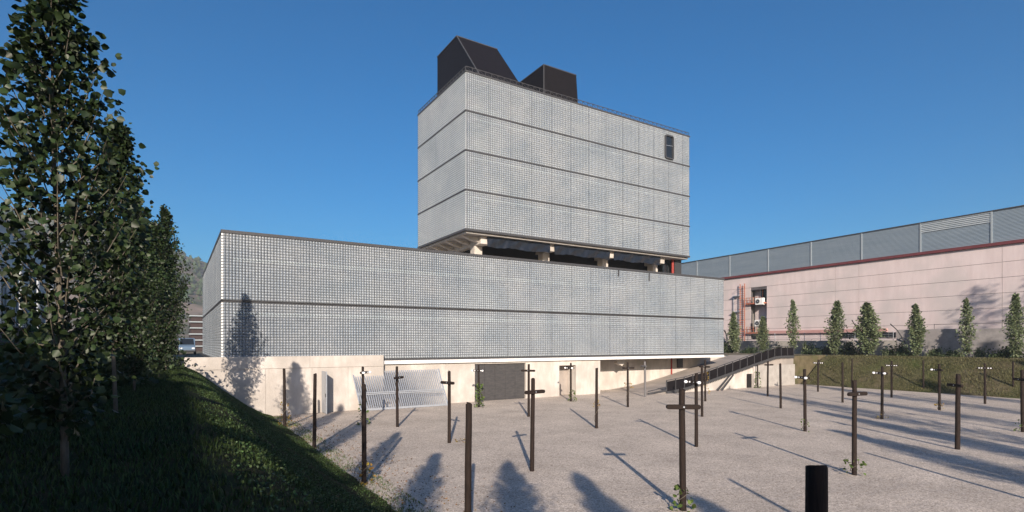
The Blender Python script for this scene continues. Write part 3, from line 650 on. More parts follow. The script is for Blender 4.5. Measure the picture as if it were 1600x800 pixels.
# open steel shutter standing out from the wall
hx0 = onY(503, 630, RWY).x
sh = empty('open_shutter', (hx0, RWY, 0), 'grey steel door leaf standing open at right angles to the concrete wall', 'door')
build('leaf', MB().box(hx0-0.03, hx0+0.03, RWY-1.45, RWY-0.03, 0.05, 3.0), 'galv', sh, bevel=0.006)
for z in (0.5, 2.5): f = MB(); f.tube([(hx0+0.02, RWY-0.03, z), (hx0+0.02, RWY-0.03, z+0.18)], 0.035, 8); build('hinge', f, 'steel', sh)
f = MB(); f.box(hx0-0.07, hx0-0.032, RWY-1.35, RWY-1.25, 1.2, 1.45); build('handle', f, 'steel', sh)

# ================================================================== PINK FACTORY
PA, PB = Vector((81.9, 21.8, 0)), Vector((83.9, 63.0, 0)); pdv = (PB-PA).normalized(); pnr = Vector((-pdv.y, pdv.x, 0))   # normal towards the yard
def pk(s, z, d=0.0): q = PA + pdv*s + pnr*d; return Vector((q.x, q.y, z))
def on_pink(x, y, d=0.0):
    r = Vector(ray(x, y)); q0 = PA + pnr*d - Vector((0, 0, EYE)); t = q0.dot(pnr) / (Vector((r.x, r.y, 0)).dot(pnr)) if False else None
    n = pnr; o = PA + pnr*d; t = (o.x*n.x + o.y*n.y) / (r.x*n.x + r.y*n.y); p = r*t
    return ((Vector((p.x, p.y, 0)) - PA).dot(pdv), EYE + p.z)
fac = empty('pink_factory', (PA.x, 40, 3.45), 'long pink factory hall with blue-grey metal attic and red-brown cornice', 'building')
S0, S1 = -34.0, 74.0
def slab(s0, s1, z0, z1, d0, d1):
    f = MB(); f.prism([pk(s0, z0, d0), pk(s1, z0, d0), pk(s1, z1, d0), pk(s0, z1, d0)], pnr*(d1-d0)); return f
def slab_add(f, s0, s1, z0, z1, d0, d1): f.prism([pk(s0, z0, d0), pk(s1, z0, d0), pk(s1, z1, d0), pk(s0, z1, d0)], pnr*(d1-d0)); return f
build('core', slab(S0, S1, 3.3, 20.5, -30, -1.3), 'concrete_grey', fac)
so0, zo1 = on_pink(1198, 448); so1, _z = on_pink(1173, 448); so0, so1 = min(so0, so1), max(so0, so1)
_s, zo0 = on_pink(1185, 527)
vj = [S0, -22, -10, 2] + [on_pink(1342, 440)[0], on_pink(1305, 440)[0], so0, so1] + [62, S1]
vj = sorted(set(round(v, 2) for v in vj)); rows = [3.4, 5.6, 7.35, 9.1, 10.85, 12.65, 14.45, 16.42]
for i, (za, zb) in enumerate(zip(rows, rows[1:])):
    for a, b in zip(vj, vj[1:]):
        if abs(a-so0) < 0.02 and za > zo0-0.6 and zb < zo1+0.4: continue
        build('wall_panel', slab(a+0.02, b-0.02, za+0.02, zb-0.02, -0.35, 0.0), 'pink', fac)
build('joint_backing', slab(S0, so0-0.01, 3.3, 16.4, -0.5, -0.06), 'darkwall', fac); build('joint_backing', slab(so1+0.01, S1, 3.3, 16.4, -0.5, -0.06), 'darkwall', fac)
build('joint_backing', slab(so0, so1, 14.0, 16.4, -0.5, -0.06), 'darkwall', fac)
build('cornice', slab(S0, S1, 16.43, 16.78, -0.5, 0.28), 'cornice', fac)
at = [on_pink(x, 400)[0] for x in (1549, 1438, 1346, 1267, 1200, 1140, 1088.7)]
at = [S0, at[0]-12.2] + at + [at[-1]+12, S1+6]
for a, b in zip(at, at[1:]):
    pale = abs(a - at[2]) < 0.1
    def corr(z0, z1, amp, n):
        f = MB(); vs_ = []
        for k in range(n+1):
            z = z0+(z1-z0)*k/n; d = -0.1 + (amp if k % 2 else 0); vs_ += [pk(a+0.08, z, d), pk(b-0.08, z, d)]
        f.add(vs_, [(2*k, 2*k+1, 2*k+3, 2*k+2) for k in range(n)]); return f
    if pale:
        build('cladding_panel', corr(16.8, 19.2, 0.05, 30), 'clad', fac); build('louvre_panel', corr(19.22, 20.55, 0.12, 12), 'cladpale', fac)
    else: build('cladding_panel', corr(16.8, 20.55, 0.05, 48), 'clad', fac)
    build('joint_trim', slab(a-0.079, a+0.079, 16.79, 20.56, -0.12, 0.0), 'trim', fac)
build('attic_cap', slab(S0, S1+6, 20.56, 20.68, -1.2, 0.03), 'steel', fac)
# pink string course and low openings
sb0, sb1 = on_pink(1387, 516)[0], on_pink(1200, 516)[0]
build('string_course', slab(sb0, sb1, 6.5, 7.0, 0.002, 0.3), 'pinkband', fac)
ow0, ow1 = on_pink(1400, 526)[0], on_pink(1316, 526)[0]
ow = build('strip_window', slab(ow0, ow1, 5.75, 6.45, 0.002, 0.05), 'winglass', fac)
for k in range(9):
    s = ow0+(ow1-ow0)*k/8; build('mullion', slab(s-0.05, s+0.05, 5.74, 6.46, 0.051, 0.09), 'steel', ow)
# recessed stair bay: back wall, openings, fire stair
bay = build('stair_bay', slab(so0, so1, 3.3, zo1+0.2, -1.28, -1.15), 'pink', fac); bay['label'] = 'recessed bay with balconies and a rust red stair'
for zc in (0.0, 1.0):
    zt = zo1 - zc*5.0
    build('bay_window', slab(so0+0.15, so0+(so1-so0)*0.62, zt-2.2, zt-0.15, -1.14, -1.08), 'winglass', bay)
    build('balcony_floor', slab(so0+0.1, so1+0.6, zt-2.75, zt-2.55, -1.1, 0.5), 'rust', bay)
    for h in (0.45, 0.9): build('balcony_rail', slab(so0+0.9, so1+0.5, zt-2.55+h, zt-2.5+h, 0.4, 0.46), 'rust', bay)
    for q in range(5):
        s = so0+0.9+(so1-so0-0.4)*q/4; build('rail_post', slab(s-0.03, s+0.03, zt-2.55, zt-1.6, 0.4, 0.46), 'rust', bay)
    build('frame_post', slab(so0+(so1-so0)*0.45, so0+(so1-so0)*0.5, zt-2.5, zt+0.1, -1.0, -0.9), 'rust', bay)
sl = so1 + 0.9
for dd in (0, 0.9):
    build('ladder_stile', slab(sl+dd, sl+dd+0.1, 5.0, zo1+0.9, 0.3, 0.4), 'rust', bay)
f = MB()
for k in range(26):
    z = 5.1+(zo1-4.4)*k/26; slab_add(f, sl, sl+1.0, z, z+0.05, 0.32, 0.38)
stuff(build('ladder_rungs', f, 'rust', bay))
for k in range(5):
    z = 7+1.9*k; f = MB(); c0 = pk(sl+0.5, z, 0.35); f.tube([c0 + pdv*(0.55*math.cos(t)) + pnr*(0.75*math.sin(t)) for t in np.linspace(0, math.pi, 9)], 0.035, 5); build('ladder_hoop', f, 'rust', bay)
for zz in (zo1-1.2, zo1-4.0): build('stair_landing', slab(sl+1.0, sl+2.4, zz, zz+0.12, 0.1, 0.6), 'galv', bay)
build('drain_pipe', slab(sl+2.3, sl+2.38, 4, zo1-1.0, 0.2, 0.28), 'galv', bay)
def aircon(px, py, label):
    s, z = on_pink(px, py, 0.1); O = pk(s, z, 0.1)
    t = empty('air_conditioner', O, label, 'air conditioner', 'air conditioners on the pink facade')
    build('casing', slab(s-0.74, s+0.74, z-0.56, z+0.56, 0.12, 0.6), 'white', t, bevel=0.03)
    f = MB(); c0 = pk(s+0.25, z, 0.602); f.prism([c0 + pdv*(0.36*math.cos(q)) + Vector((0, 0, 0.36*math.sin(q))) for q in np.linspace(0, 2*math.pi, 20, endpoint=False)], pnr*0.03); build('fan_grille', f, 'steel', t)
    f = MB(); f.prism([c0 + pdv*(0.1*math.cos(q)) + Vector((0, 0, 0.1*math.sin(q))) + pnr*0.03 for q in np.linspace(0, 2*math.pi, 12, endpoint=False)], pnr*0.02); build('fan_hub', f, 'galv', t)
    for q in (-0.45, 0.45): build('bracket', slab(s+q-0.04, s+q+0.04, z-0.64, z-0.565, -0.2, 0.5), 'steel', t)
aircon(1189, 471, 'white air conditioner under the upper balcony of the pink factory')
aircon(1188, 505, 'white air conditioner under the lower balcony, half behind a young poplar')

# ------------------------------------------------------------------ boundary walls east of the bank
WX = 76.0
bw = empty('boundary_wall', (WX, 20, 3.45), 'rough grey boundary wall behind the young poplars', 'wall')
ysx = [-14, -6, 2, 10, 18, 25, 32.2]
for a, b in zip(ysx, ysx[1:]): build('wall_bay', MB().box(WX, WX+0.35, a+0.01, b-0.01, 3.4, 6.65 + 0.04*math.sin(a)), 'stone', bw, bevel=0.02)
lw = empty('low_boundary_wall', (WX, 50, 3.45), 'low pinkish boundary wall carrying a mesh fence below the factory', 'wall')
ysx = [32.25, 40, 48, 56, 64, 74]
for a, b in zip(ysx, ysx[1:]): build('wall_bay', MB().box(WX+0.02, WX+0.3, a+0.01, b-0.01, 3.4, 5.35), 'concrete_grey', lw, bevel=0.02)
fn = empty('mesh_fence', (WX+0.15, 50, 5.35), 'thin wire fence on top of the low pinkish wall', 'fence')
for k in range(19):
    y = 32.6+k*2.25; f = MB(); f.tube([(WX+0.15, y, 5.35), (WX+0.15, y, 6.5)], 0.04, 6); build('post', f, 'galv', fn)
for z in (5.6, 5.85, 6.1, 6.4):
    f = MB(); f.bar((WX+0.15, 32.6, z), (WX+0.15, 73.1, z), 0.02, 0.03); build('wire', f, 'galv', fn)
f = MB()
for k in range(14): y = -12+k*3.1; f.tube([(WX+0.17, y, 6.64), (WX+0.17, y, 7.25)], 0.03, 5)
f.v = f.v; fn2 = empty('wall_top_wire', (WX+0.17, 10, 6.6), 'wire strung on thin pins along the top of the rough grey wall', 'fence')
for k in range(14): y = -12+k*3.1; q = MB(); q.tube([(WX+0.17, y, 6.64), (WX+0.17, y, 7.25)], 0.03, 5); build('pin', q, 'steel', fn2)
q = MB(); q.bar((WX+0.17, -12, 7.2), (WX+0.17, 28.3, 7.2), 0.02, 0.025); build('wire', q, 'steel', fn2)
bp = onY(1136, 552, 62.0)
q = MB(); q.tube([(bp.x, 62, 3.4), (bp.x, 62, 5.6), (bp.x-0.15, 62, 6.4), (bp.x-0.6, 62, 7.1), (bp.x-1.2, 62, 7.5)], 0.14, 8); tag(build('bent_post', q, 'steel', None, (bp.x, 62, 3.4), smooth=True), 'dark bent fence post beside the end of the glass block', 'post')
# two slanting poles among the trees
for i, (xa, ya, xb, yb) in enumerate(((1331, 500, 1340, 515), (1391, 506, 1402, 516))):
    a, b = onX(xa, ya, 74.5), onX(xb, yb, 75.2)
    d = (b-a).normalized(); e = b + d * ((b.z-3.45)/max(0.05, -d.z)) * 0.6
    q = MB(); q.tube([a, b, Vector((e.x, e.y, 3.4))], 0.06, 6); tag(build('slanting_stake', q, 'steel', None, (e.x, e.y, 3.4)), ['dark stake slanting up against the widest young poplar', 'thin stake slanting over the end of the rough grey wall'][i], 'stake')

# ================================================================== LEFT NEIGHBOURS
dw = empty('shaded_yard_wall', (-5, 15, 3.5), 'dark rendered wall in shade behind the tall poplars', 'wall')
ysx = [-14, -7, 0, 6, 12, 18, 24, 30, 36, 42]
for a, b in zip(ysx, ysx[1:]): build('wall_bay', MB().box(-5.3, -5.0, a+0.008, b-0.008, 3.4, 5.62), 'darkwall', dw, bevel=0.015)
wf = empty('wire_fence', (-5.15, 15, 5.6), 'wire fence with round posts on top of the dark shaded wall', 'fence')
for k in range(16):
    y = -10+k*3.2; q = MB(); q.tube([(-5.15, y, 5.6), (-5.15, y, 8.3)], 0.06, 8); build('post', q, 'galv', wf)
for k in range(7):
    z = 5.75+k*0.42; q = MB(); q.bar((-5.15, -12, z), (-5.15, 40, z), 0.015, 0.02); build('wire', q, 'galv', wf)
hw = empty('arcaded_house', (-14, 30, 3.45), 'pale neighbouring house with tall arched windows behind the wire fence', 'building')
build('wall', MB().box(-26, -9.6, 27, 62, 3.4, 12.8), 'plaster', hw)
build('roof', MB().box(-26.3, -9.3, 26.7, 62.3, 12.8, 13.1), 'concrete_grey', hw, bevel=0.03)
build('string_course', MB().box(-9.6, -9.42, 27, 62, 9.9, 10.1), 'steel', hw)
for k in range(11):
    y = 29.0+k*3.1
    P = [(-9.58, y-0.75, 5.2), (-9.58, y+0.75, 5.2)] + [(-9.58, y+0.75*math.cos(t), 8.6+0.75*math.sin(t)) for t in np.linspace(0, math.pi, 9)]
    q = MB(); q.prism(P, (0.06, 0, 0)); wd = build('arched_window', q, 'winglass', hw)
    q = MB()
    for o_ in (0.0, ):
        ring = [(-9.5, y-0.8, 5.2)] + [(-9.5, y+0.8*math.cos(t), 8.6+0.8*math.sin(t)) for t in np.linspace(math.pi, 0, 11)] + [(-9.5, y+0.8, 5.2)]
        q.tube(ring, 0.08, 5)
    build('window_surround', q, 'plaster', wd)
    q = MB(); q.box(-9.5, -9.45, y-0.04, y+0.04, 5.2, 9.3); build('mullion', q, 'plaster', wd)
sd_ = empty('bank_shade_block', (-14, 0, 3.45), 'unseen block added to shade the bank and the foot of the poplars', 'building')  # out of view, added and sized to keep the sun off the bank
build('wall', MB().box(-24, -9.8, -42, 2.5, 3.4, 11.4), 'plaster', sd_)
q = MB(); q.prism([(-24.4, -42.3, 11.41), (-9.5, -42.3, 11.41), (-11.5, -42.3, 12.6), (-22, -42.3, 12.6)], (0, 45.1, 0)); build('roof', q, 'clad', sd_)
# banded dark building beyond the glass corner
fb = empty('banded_building', (1.5, 120, 3.45), 'distant dark building with pale horizontal bands beyond the glass corner', 'building')
c0, c1 = onY(298, 520, 120).x, onY(332, 520, 120).x
zt0 = onY(308, 492, 120).z
build('walls', MB().box(c0, c1+6, 120, 134, 3.3, zt0), 'banded', fb)
for k in range(6):
    z = 4.3+(zt0-4.6)*k/5; build('pale_band', MB().box(c0-0.3, c1+6.2, 119.6, 119.98, z, z+0.22), 'trim', fb)
# parked van
vz = 3.46; vy = 84.0; vp = onY(293, 545, vy)
van = empty('parked_van', (vp.x, vy, vz), 'small blue-grey delivery van parked beyond the poplars beside the glass corner', 'van')
prof = [(0, 0.35), (0, 1.0), (0.25, 1.15), (0.95, 1.25), (1.55, 2.15), (4.6, 2.25), (4.75, 2.1), (4.75, 0.35)]
vx0 = vp.x-1.0
q = MB(); q.prism([(vx0, vy+a, vz+b) for a, b in prof], (1.9, 0, 0)); build('body', q, 'vanwhite', van, bevel=0.05)
q = MB(); q.quad((vx0+0.12, vy+0.98, vz+1.31), (vx0+1.78, vy+0.98, vz+1.31), (vx0+1.7, vy+1.49, vz+2.1), (vx0+0.2, vy+1.49, vz+2.1)); q.v = [(x, y-0.03, z+0.02) for x, y, z in q.v]; build('windscreen', q, 'winglass', van)
for sx in (-0.01, 1.91):
    for yy in (0.9, 3.8):
        q = MB(); q.tube([(vx0+sx-0.1, vy+yy, vz+0.34), (vx0+sx+0.1, vy+yy, vz+0.34)], 0.34, 16); wh = build('wheel', q, 'tyre', van)
        q = MB(); q.tube([(vx0+sx-0.115, vy+yy, vz+0.34), (vx0+sx+0.115, vy+yy, vz+0.34)], 0.19, 12); build('rim', q, 'galv', wh)
for sx in (0.1, 1.5):
    q = MB(); q.box(vx0+sx, vx0+sx+0.3, vy-0.03, vy+0.02, vz+0.75, vz+0.93); build('headlight', q, 'ceramic', van)
q = MB(); q.box(vx0-0.02, vx0+1.92, vy-0.08, vy+0.1, vz+0.35, vz+0.6); build('bumper', q, 'steel', van)

# ================================================================== TREES
def leaf_mesh(name, P, A, size, mat_, r, extra=None):
    """P leaf roots, A leaf directions"""
    n = len(P); s = size * r.uniform(0.65, 1.25, n)
    A = A / np.linalg.norm(A, axis=1)[:, None]
    rnd = r.normal(size=(n, 3)); Bv = np.cross(A, rnd); Bv /= np.linalg.norm(Bv, axis=1)[:, None]; Nn = np.cross(A, Bv)
    T = [(0, 0, 0), (-0.47, 0.30, 0.07), (-0.36, 0.70, 0.05), (0, 1.0, -0.10), (0.36, 0.70, 0.05), (0.47, 0.30, 0.07)]
    V = np.stack([P + (A*t[1] + Bv*t[0] + Nn*t[2]) * s[:, None] for t in T], 1).reshape(-1, 3)
    k = np.arange(n)[:, None] * 6
    Fq = np.concatenate([k + np.array([[0, 3, 2, 1]]), k + np.array([[0, 5, 4, 3]])], 1).reshape(-1, 4)
    return np_mesh(name, V, Fq, [mat_])
def poplar_meshes(seed, h, rad, nbr, nleaf, lsize, crown0, mat_, spread=0.16, droop=0.4):
    r = np.random.RandomState(seed); bm_ = MB()
    def trunk(t): return Vector((0.10*math.sin(t*3+seed)*h/7*0.6, 0.08*math.sin(t*4.1+seed*2)*h/7*0.6, h*t*0.97))
    tr = h*0.0045+0.014
    bm_.tube([trunk(t) for t in np.linspace(-0.02, 1, 14)], [tr*(1-0.93*max(0, t)) for t in np.linspace(-0.02, 1, 14)], 7)
    P = []; A = []
    per = nleaf // nbr
    for b in range(nbr):
        t = crown0 + (0.985-crown0) * ((b+r.uniform())/nbr)
        u = (t-crown0)/(1-crown0)
        prof = (min(1, 0.35+u*2.6) if u < 0.28 else 1-0.95*((u-0.28)/0.72)**1.05)
        L = rad*max(0.07, prof)*r.uniform(0.7, 1.08)
        az = b*2.399+r.uniform(-0.4, 0.4); out = Vector((math.cos(az), math.sin(az), 0)); p0 = trunk(t*0.985)
        rise = L*r.uniform(0.9, 1.7); pts = [p0 + out*(L*q**0.8) + Vector((0, 0, rise*q**1.25)) + Vector(r.normal(0, 0.03, 3)) for q in (0, 0.3, 0.65, 1)]
        top = h*1.0
        for p in pts: p.z = min(p.z, top*0.99+r.uniform(0, 0.25))
        bm_.tube(pts, [tr*0.36*(1-u*0.6), tr*0.26*(1-u*0.6), tr*0.15, tr*0.06], 4, caps=False)
        pa_ = np.array([tuple(p) for p in pts])
        q = r.uniform(0.12, 1.06, per); ii = np.minimum((q*3).astype(int), 2); fr = q*3-ii
        base = pa_[ii]*(1-fr)[:, None] + pa_[ii+1]*fr[:, None]
        off = r.normal(0, 1, (per, 3)); off /= np.linalg.norm(off, axis=1)[:, None]
        base = base + off * (np.minimum(np.abs(r.normal(0, spread, per)), spread*1.7)*(0.6+0.8*q*(1-u*0.5))*(1-0.55*u))[:, None]
        P.append(base); d = off*0.8 + np.array([out.x, out.y, 0])*0.5; d[:, 2] -= droop; A.append(d)
    P = np.concatenate(P); A = np.concatenate(A)
    me_t = bpy.data.meshes.new('trunk'); me_t.from_pydata(bm_.v, [], bm_.f); me_t.materials.append(M['bark'])
    me_t.polygons.foreach_set('use_smooth', [True]*len(me_t.polygons))
    return me_t, leaf_mesh('crown', P, A, lsize, mat_, r)
def plant_tree(name, meshes, loc, rz, scale, label, group):
    e = empty(name, loc, label, 'tree', group); e.rotation_euler = (0, 0, rz); e.scale = scale if isinstance(scale, tuple) else (scale,)*3
    for nm, me in zip(('trunk', 'crown'), meshes):
        o = bpy.data.objects.new(nm, me); C.objects.link(o); o.parent = e
    return e
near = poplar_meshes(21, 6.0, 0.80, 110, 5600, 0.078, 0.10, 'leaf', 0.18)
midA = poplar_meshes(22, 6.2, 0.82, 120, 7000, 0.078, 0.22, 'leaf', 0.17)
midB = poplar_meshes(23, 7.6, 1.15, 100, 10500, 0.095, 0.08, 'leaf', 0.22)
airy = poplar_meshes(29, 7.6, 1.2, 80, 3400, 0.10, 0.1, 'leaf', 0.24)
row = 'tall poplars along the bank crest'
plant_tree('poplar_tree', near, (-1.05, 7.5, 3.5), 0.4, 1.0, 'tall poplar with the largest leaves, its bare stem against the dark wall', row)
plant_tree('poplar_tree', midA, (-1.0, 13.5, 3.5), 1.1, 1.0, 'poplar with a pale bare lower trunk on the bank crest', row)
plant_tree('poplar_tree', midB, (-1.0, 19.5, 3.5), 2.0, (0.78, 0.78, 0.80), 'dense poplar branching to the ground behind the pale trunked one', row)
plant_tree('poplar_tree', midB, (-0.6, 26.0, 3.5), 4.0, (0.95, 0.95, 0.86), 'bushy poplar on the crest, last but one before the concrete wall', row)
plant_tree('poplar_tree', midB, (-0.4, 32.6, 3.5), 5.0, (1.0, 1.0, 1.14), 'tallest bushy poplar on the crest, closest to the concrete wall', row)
for i, (x, y, H, sx) in enumerate(((-1.6, 1.2, 9.4, 0.8), (-1.1, -4.4, 10.4, 1.1), (-1.3, -10.3, 11.6, 1.1), (-1.0, -16.5, 12.5, 1.2), (17.6, -10, 11.8, 1.4), (21.5, -12, 15, 1.4), (26, -10, 20, 1.7), (31, -12, 17, 1.5), (38.9, -10, 21, 1.8), (46, -12, 18, 1.7), (53, -12, 17, 1.7), (58, -10, 20, 1.8), (63, -9, 28, 2.6), (68, -5, 25, 2.4), (71, -9, 28, 2.6))):
    plant_tree('poplar_tree', airy if sx > 1.45 else midB, (x, y, 3.45), i*1.3, (sx, sx, (H-3.45)/7.6), 'tall poplar standing behind the viewer, known from its shadow on the yard', 'poplars casting shadows over the gravel')
sparse = poplar_meshes(33, 7.6, 1.25, 80, 1000, 0.10, 0.1, 'leaf', 0.30)
for o in C.objects:
    if o.parent is not None and o.name.startswith('crown') and o.parent.scale.x > 2.2: o.data = sparse[1]
ymesh = [poplar_meshes(41, 7.2, 0.92, 80, 4200, 0.18, 0.05, 'leafpale', 0.20, 0.3), poplar_meshes(42, 7.2, 1.15, 70, 4600, 0.19, 0.03, 'leafpale', 0.24, 0.2),
         poplar_meshes(43, 7.2, 0.85, 60, 1900, 0.18, 0.10, 'leafpale', 0.22, 0.3), poplar_meshes(44, 7.2, 1.0, 90, 3600, 0.17, 0.04, 'leafpale', 0.26, 0.1), poplar_meshes(45, 7.2, 0.8, 50, 1700, 0.19, 0.08, 'leafpale', 0.25, 0.4)]
young = [(1150, 485, 552, 0, 'young poplar beside the end of the glass block, before the ladder'), (1193, 492, 552, 3, 'young poplar before the stair bay, hiding the lower air conditioner'),
         (1240, 465, 555, 2, 'slim pale young poplar behind the head of the ramp railing'), (1303, 467, 556, 3, 'young poplar, the first past the head of the ramp'),
         (1356, 470, 556, 1, 'widest young poplar, before the dark strip window'), (1432, 472, 556, 0, 'young poplar standing at the start of the rough grey wall'),
         (1510, 463, 558, 4, 'thin open young poplar before the rough grey wall'), (1590, 455, 558, 3, 'dark young poplar before the far end of the rough grey wall')]
for i, (px_, yt, yb, k, lb_) in enumerate(young):
    X_ = 72.6 + (1.2 if px_ < 1200 else 0); t = onX(px_, yt, X_); H = t.z-3.42
    wv = (1.05, 0.95, 1.0, 1.15, 1.3, 1.0, 0.9, 0.9)[i]
    plant_tree('young_poplar', ymesh[k], (t.x, t.y, 3.42), i*1.9, (wv, wv, H/7.2), lb_, 'young poplars along the sunny bank').rotation_euler = (R((i*37 % 7)-3), R((i*53 % 7)-3)*0.8, i*1.9)
# shrubs between the young poplars
def shrub_mesh(seed, h, rad, n, ls, m):
    r = np.random.RandomState(seed); c = r.normal(0, 1, (14, 3)); c[:, :2] *= rad*0.45; c[:, 2] = np.abs(c[:, 2])*h*0.35
    k = r.randint(0, 14, n); P = c[k]+r.normal(0, 0.22*rad, (n, 3)); P[:, 2] = np.abs(P[:, 2]); A = r.normal(0, 1, (n, 3)); A[:, 2] += 0.4
    bm_ = MB()
    for q in c: bm_.tube([(0, 0, -0.05), (q[0]*0.5, q[1]*0.5, q[2]*0.6), tuple(q)], [0.03, 0.02, 0.008], 4, caps=False)
    me = bpy.data.meshes.new('stems'); me.from_pydata(bm_.v, [], bm_.f); me.materials.append(M['bark'])
    return me, leaf_mesh('foliage', P, A, ls, m, r)
shr = [shrub_mesh(51, 1.9, 1.2, 900, 0.17, 'shrub'), shrub_mesh(52, 1.5, 0.9, 700, 0.16, 'leafpale')]
shrub_labels = ('low shrub between the ladder and the stair bay of the factory', 'low shrub behind the head of the ramp railing', 'pale shrub just past the slim pale young poplar', 'larger dark shrub between the slim poplar and the first past the ramp', 'dark shrub tight against the first poplar past the ramp',
    'dark shrub between the first poplar past the ramp and the widest one', 'small shrub tight against the widest young poplar', 'pale shrub beside the widest poplar, below the strip window', 'dark shrub at the end of the low pinkish wall', 'dark shrub at the very start of the rough grey wall',
    'small pale shrub past the poplar at the start of the rough wall', 'smallest dark shrub before the rough grey wall', 'dark shrub midway along the rough grey wall', 'pale shrub tight against the thin open poplar', 'pale shrub just past the thin open poplar', 'dark shrub between the thin poplar and the dark young poplar', 'dark shrub tight against the dark young poplar', 'dark shrub by the bent post at the glass block end')
for i, (px_, k, s) in enumerate(((1172, 0, 1.3), (1215, 0, 1.2), (1262, 1, 1.2), (1276, 0, 1.35), (1290, 0, 1.1), (1325, 0, 1.2), (1337, 0, 0.9), (1385, 1, 0.9), (1405, 0, 1.1), (1415, 0, 1.0), (1455, 1, 0.8), (1462, 0, 0.7), (1482, 0, 1.1), (1497, 1, 0.8), (1530, 1, 0.8), (1563, 0, 1.1), (1575, 0, 1.2), (1136, 0, 1.3))):
    X_ = 73.4 + 0.5*(i % 3); q = onX(px_, 540, X_)
    e = empty('shrub', (q.x, q.y, 3.42), shrub_labels[i], 'shrub', 'shrubs between the young poplars'); e.rotation_euler = (0, 0, i*1.7); e.scale = (s*0.75, s*0.75, s*(0.6+0.3*(i % 3)))
    for nm, me in zip(('stems', 'foliage'), shr[k]): o = bpy.data.objects.new(nm, me); C.objects.link(o); o.parent = e
shade_labels = ('shaded shrub behind the poplar with the largest leaves', 'shaded shrub behind the pale trunked poplar', 'shaded shrub between the pale trunk and the dense poplar', 'shaded shrub behind the bushy poplar, last but one before the concrete wall',
    'shaded shrub behind the tallest bushy poplar on the crest', 'shaded shrub at the crest end by the concrete wall', 'dark shrub against the wall under the largest leaved poplar', 'dark shrub against the wall before the pale trunked poplar', 'dark shrub against the wall beyond the pale trunk', 'dark shrub against the wall behind the dense poplar')
for i, (x, y, s) in enumerate(((-3.6, 11, 1.0), (-3.3, 14.5, 1.3), (-3.0, 19.5, 1.2), (-2.6, 26, 1.4), (-2.2, 32, 1.4), (-1.2, 37.5, 1.2), (-3.9, 8.5, 1.1), (-3.4, 12.8, 1.3), (-3.1, 17, 1.4), (-2.8, 22.5, 1.5))):
    e = empty('undergrowth_shrub', (x, y, 3.45), shade_labels[i], 'shrub', 'shaded shrubs under the tall poplars'); e.rotation_euler = (0, 0, i*1.1); e.scale = (s, s, s)
    for nm, me in zip(('stems', 'foliage'), shr[0]): o = bpy.data.objects.new(nm, me); C.objects.link(o); o.parent = e

r_ = np.random.RandomState(77); nw_ = 26000
cw = clumpy(r_, nw_, 0.6, 5.5, 5.0, 39.5, bank_left, 900); cw[:2600, 0] = r_.normal(4.3, 0.5, 2600).clip(2.5, 5.4); cw[:2600, 1] = r_.normal(11.3, 1.0, 2600); cw[:2600, 2] = [bank_left(x) for x in cw[:2600, 0]]
cw[:, 2] += r_.uniform(0.02, 0.10, nw_)
Aw = r_.normal(0, 1, (nw_, 3)); Aw[:, 2] = np.abs(Aw[:, 2])*0.5
tag(stuff(mesh_obj('bank_weeds', leaf_mesh('bank_weeds', cw, Aw, 0.036, 'weed', r_))), 'clumps of brighter green ground cover on the lower slope of the shaded bank', 'weeds')

nl_ = 2600; cl = np.stack([5.3 + np.abs(r_.normal(0, 1.6, nl_)), r_.uniform(8, 40, nl_), np.full(nl_, 0.012)], 1); Al = r_.normal(0, 1, (nl_, 3)); Al[:, 2] *= 0.12
tag(stuff(mesh_obj('leaf_litter', leaf_mesh('leaf_litter', cl, Al, 0.06, 'litter', r_))), 'dry fallen leaves strewn on the gravel along the bank foot', 'leaves')

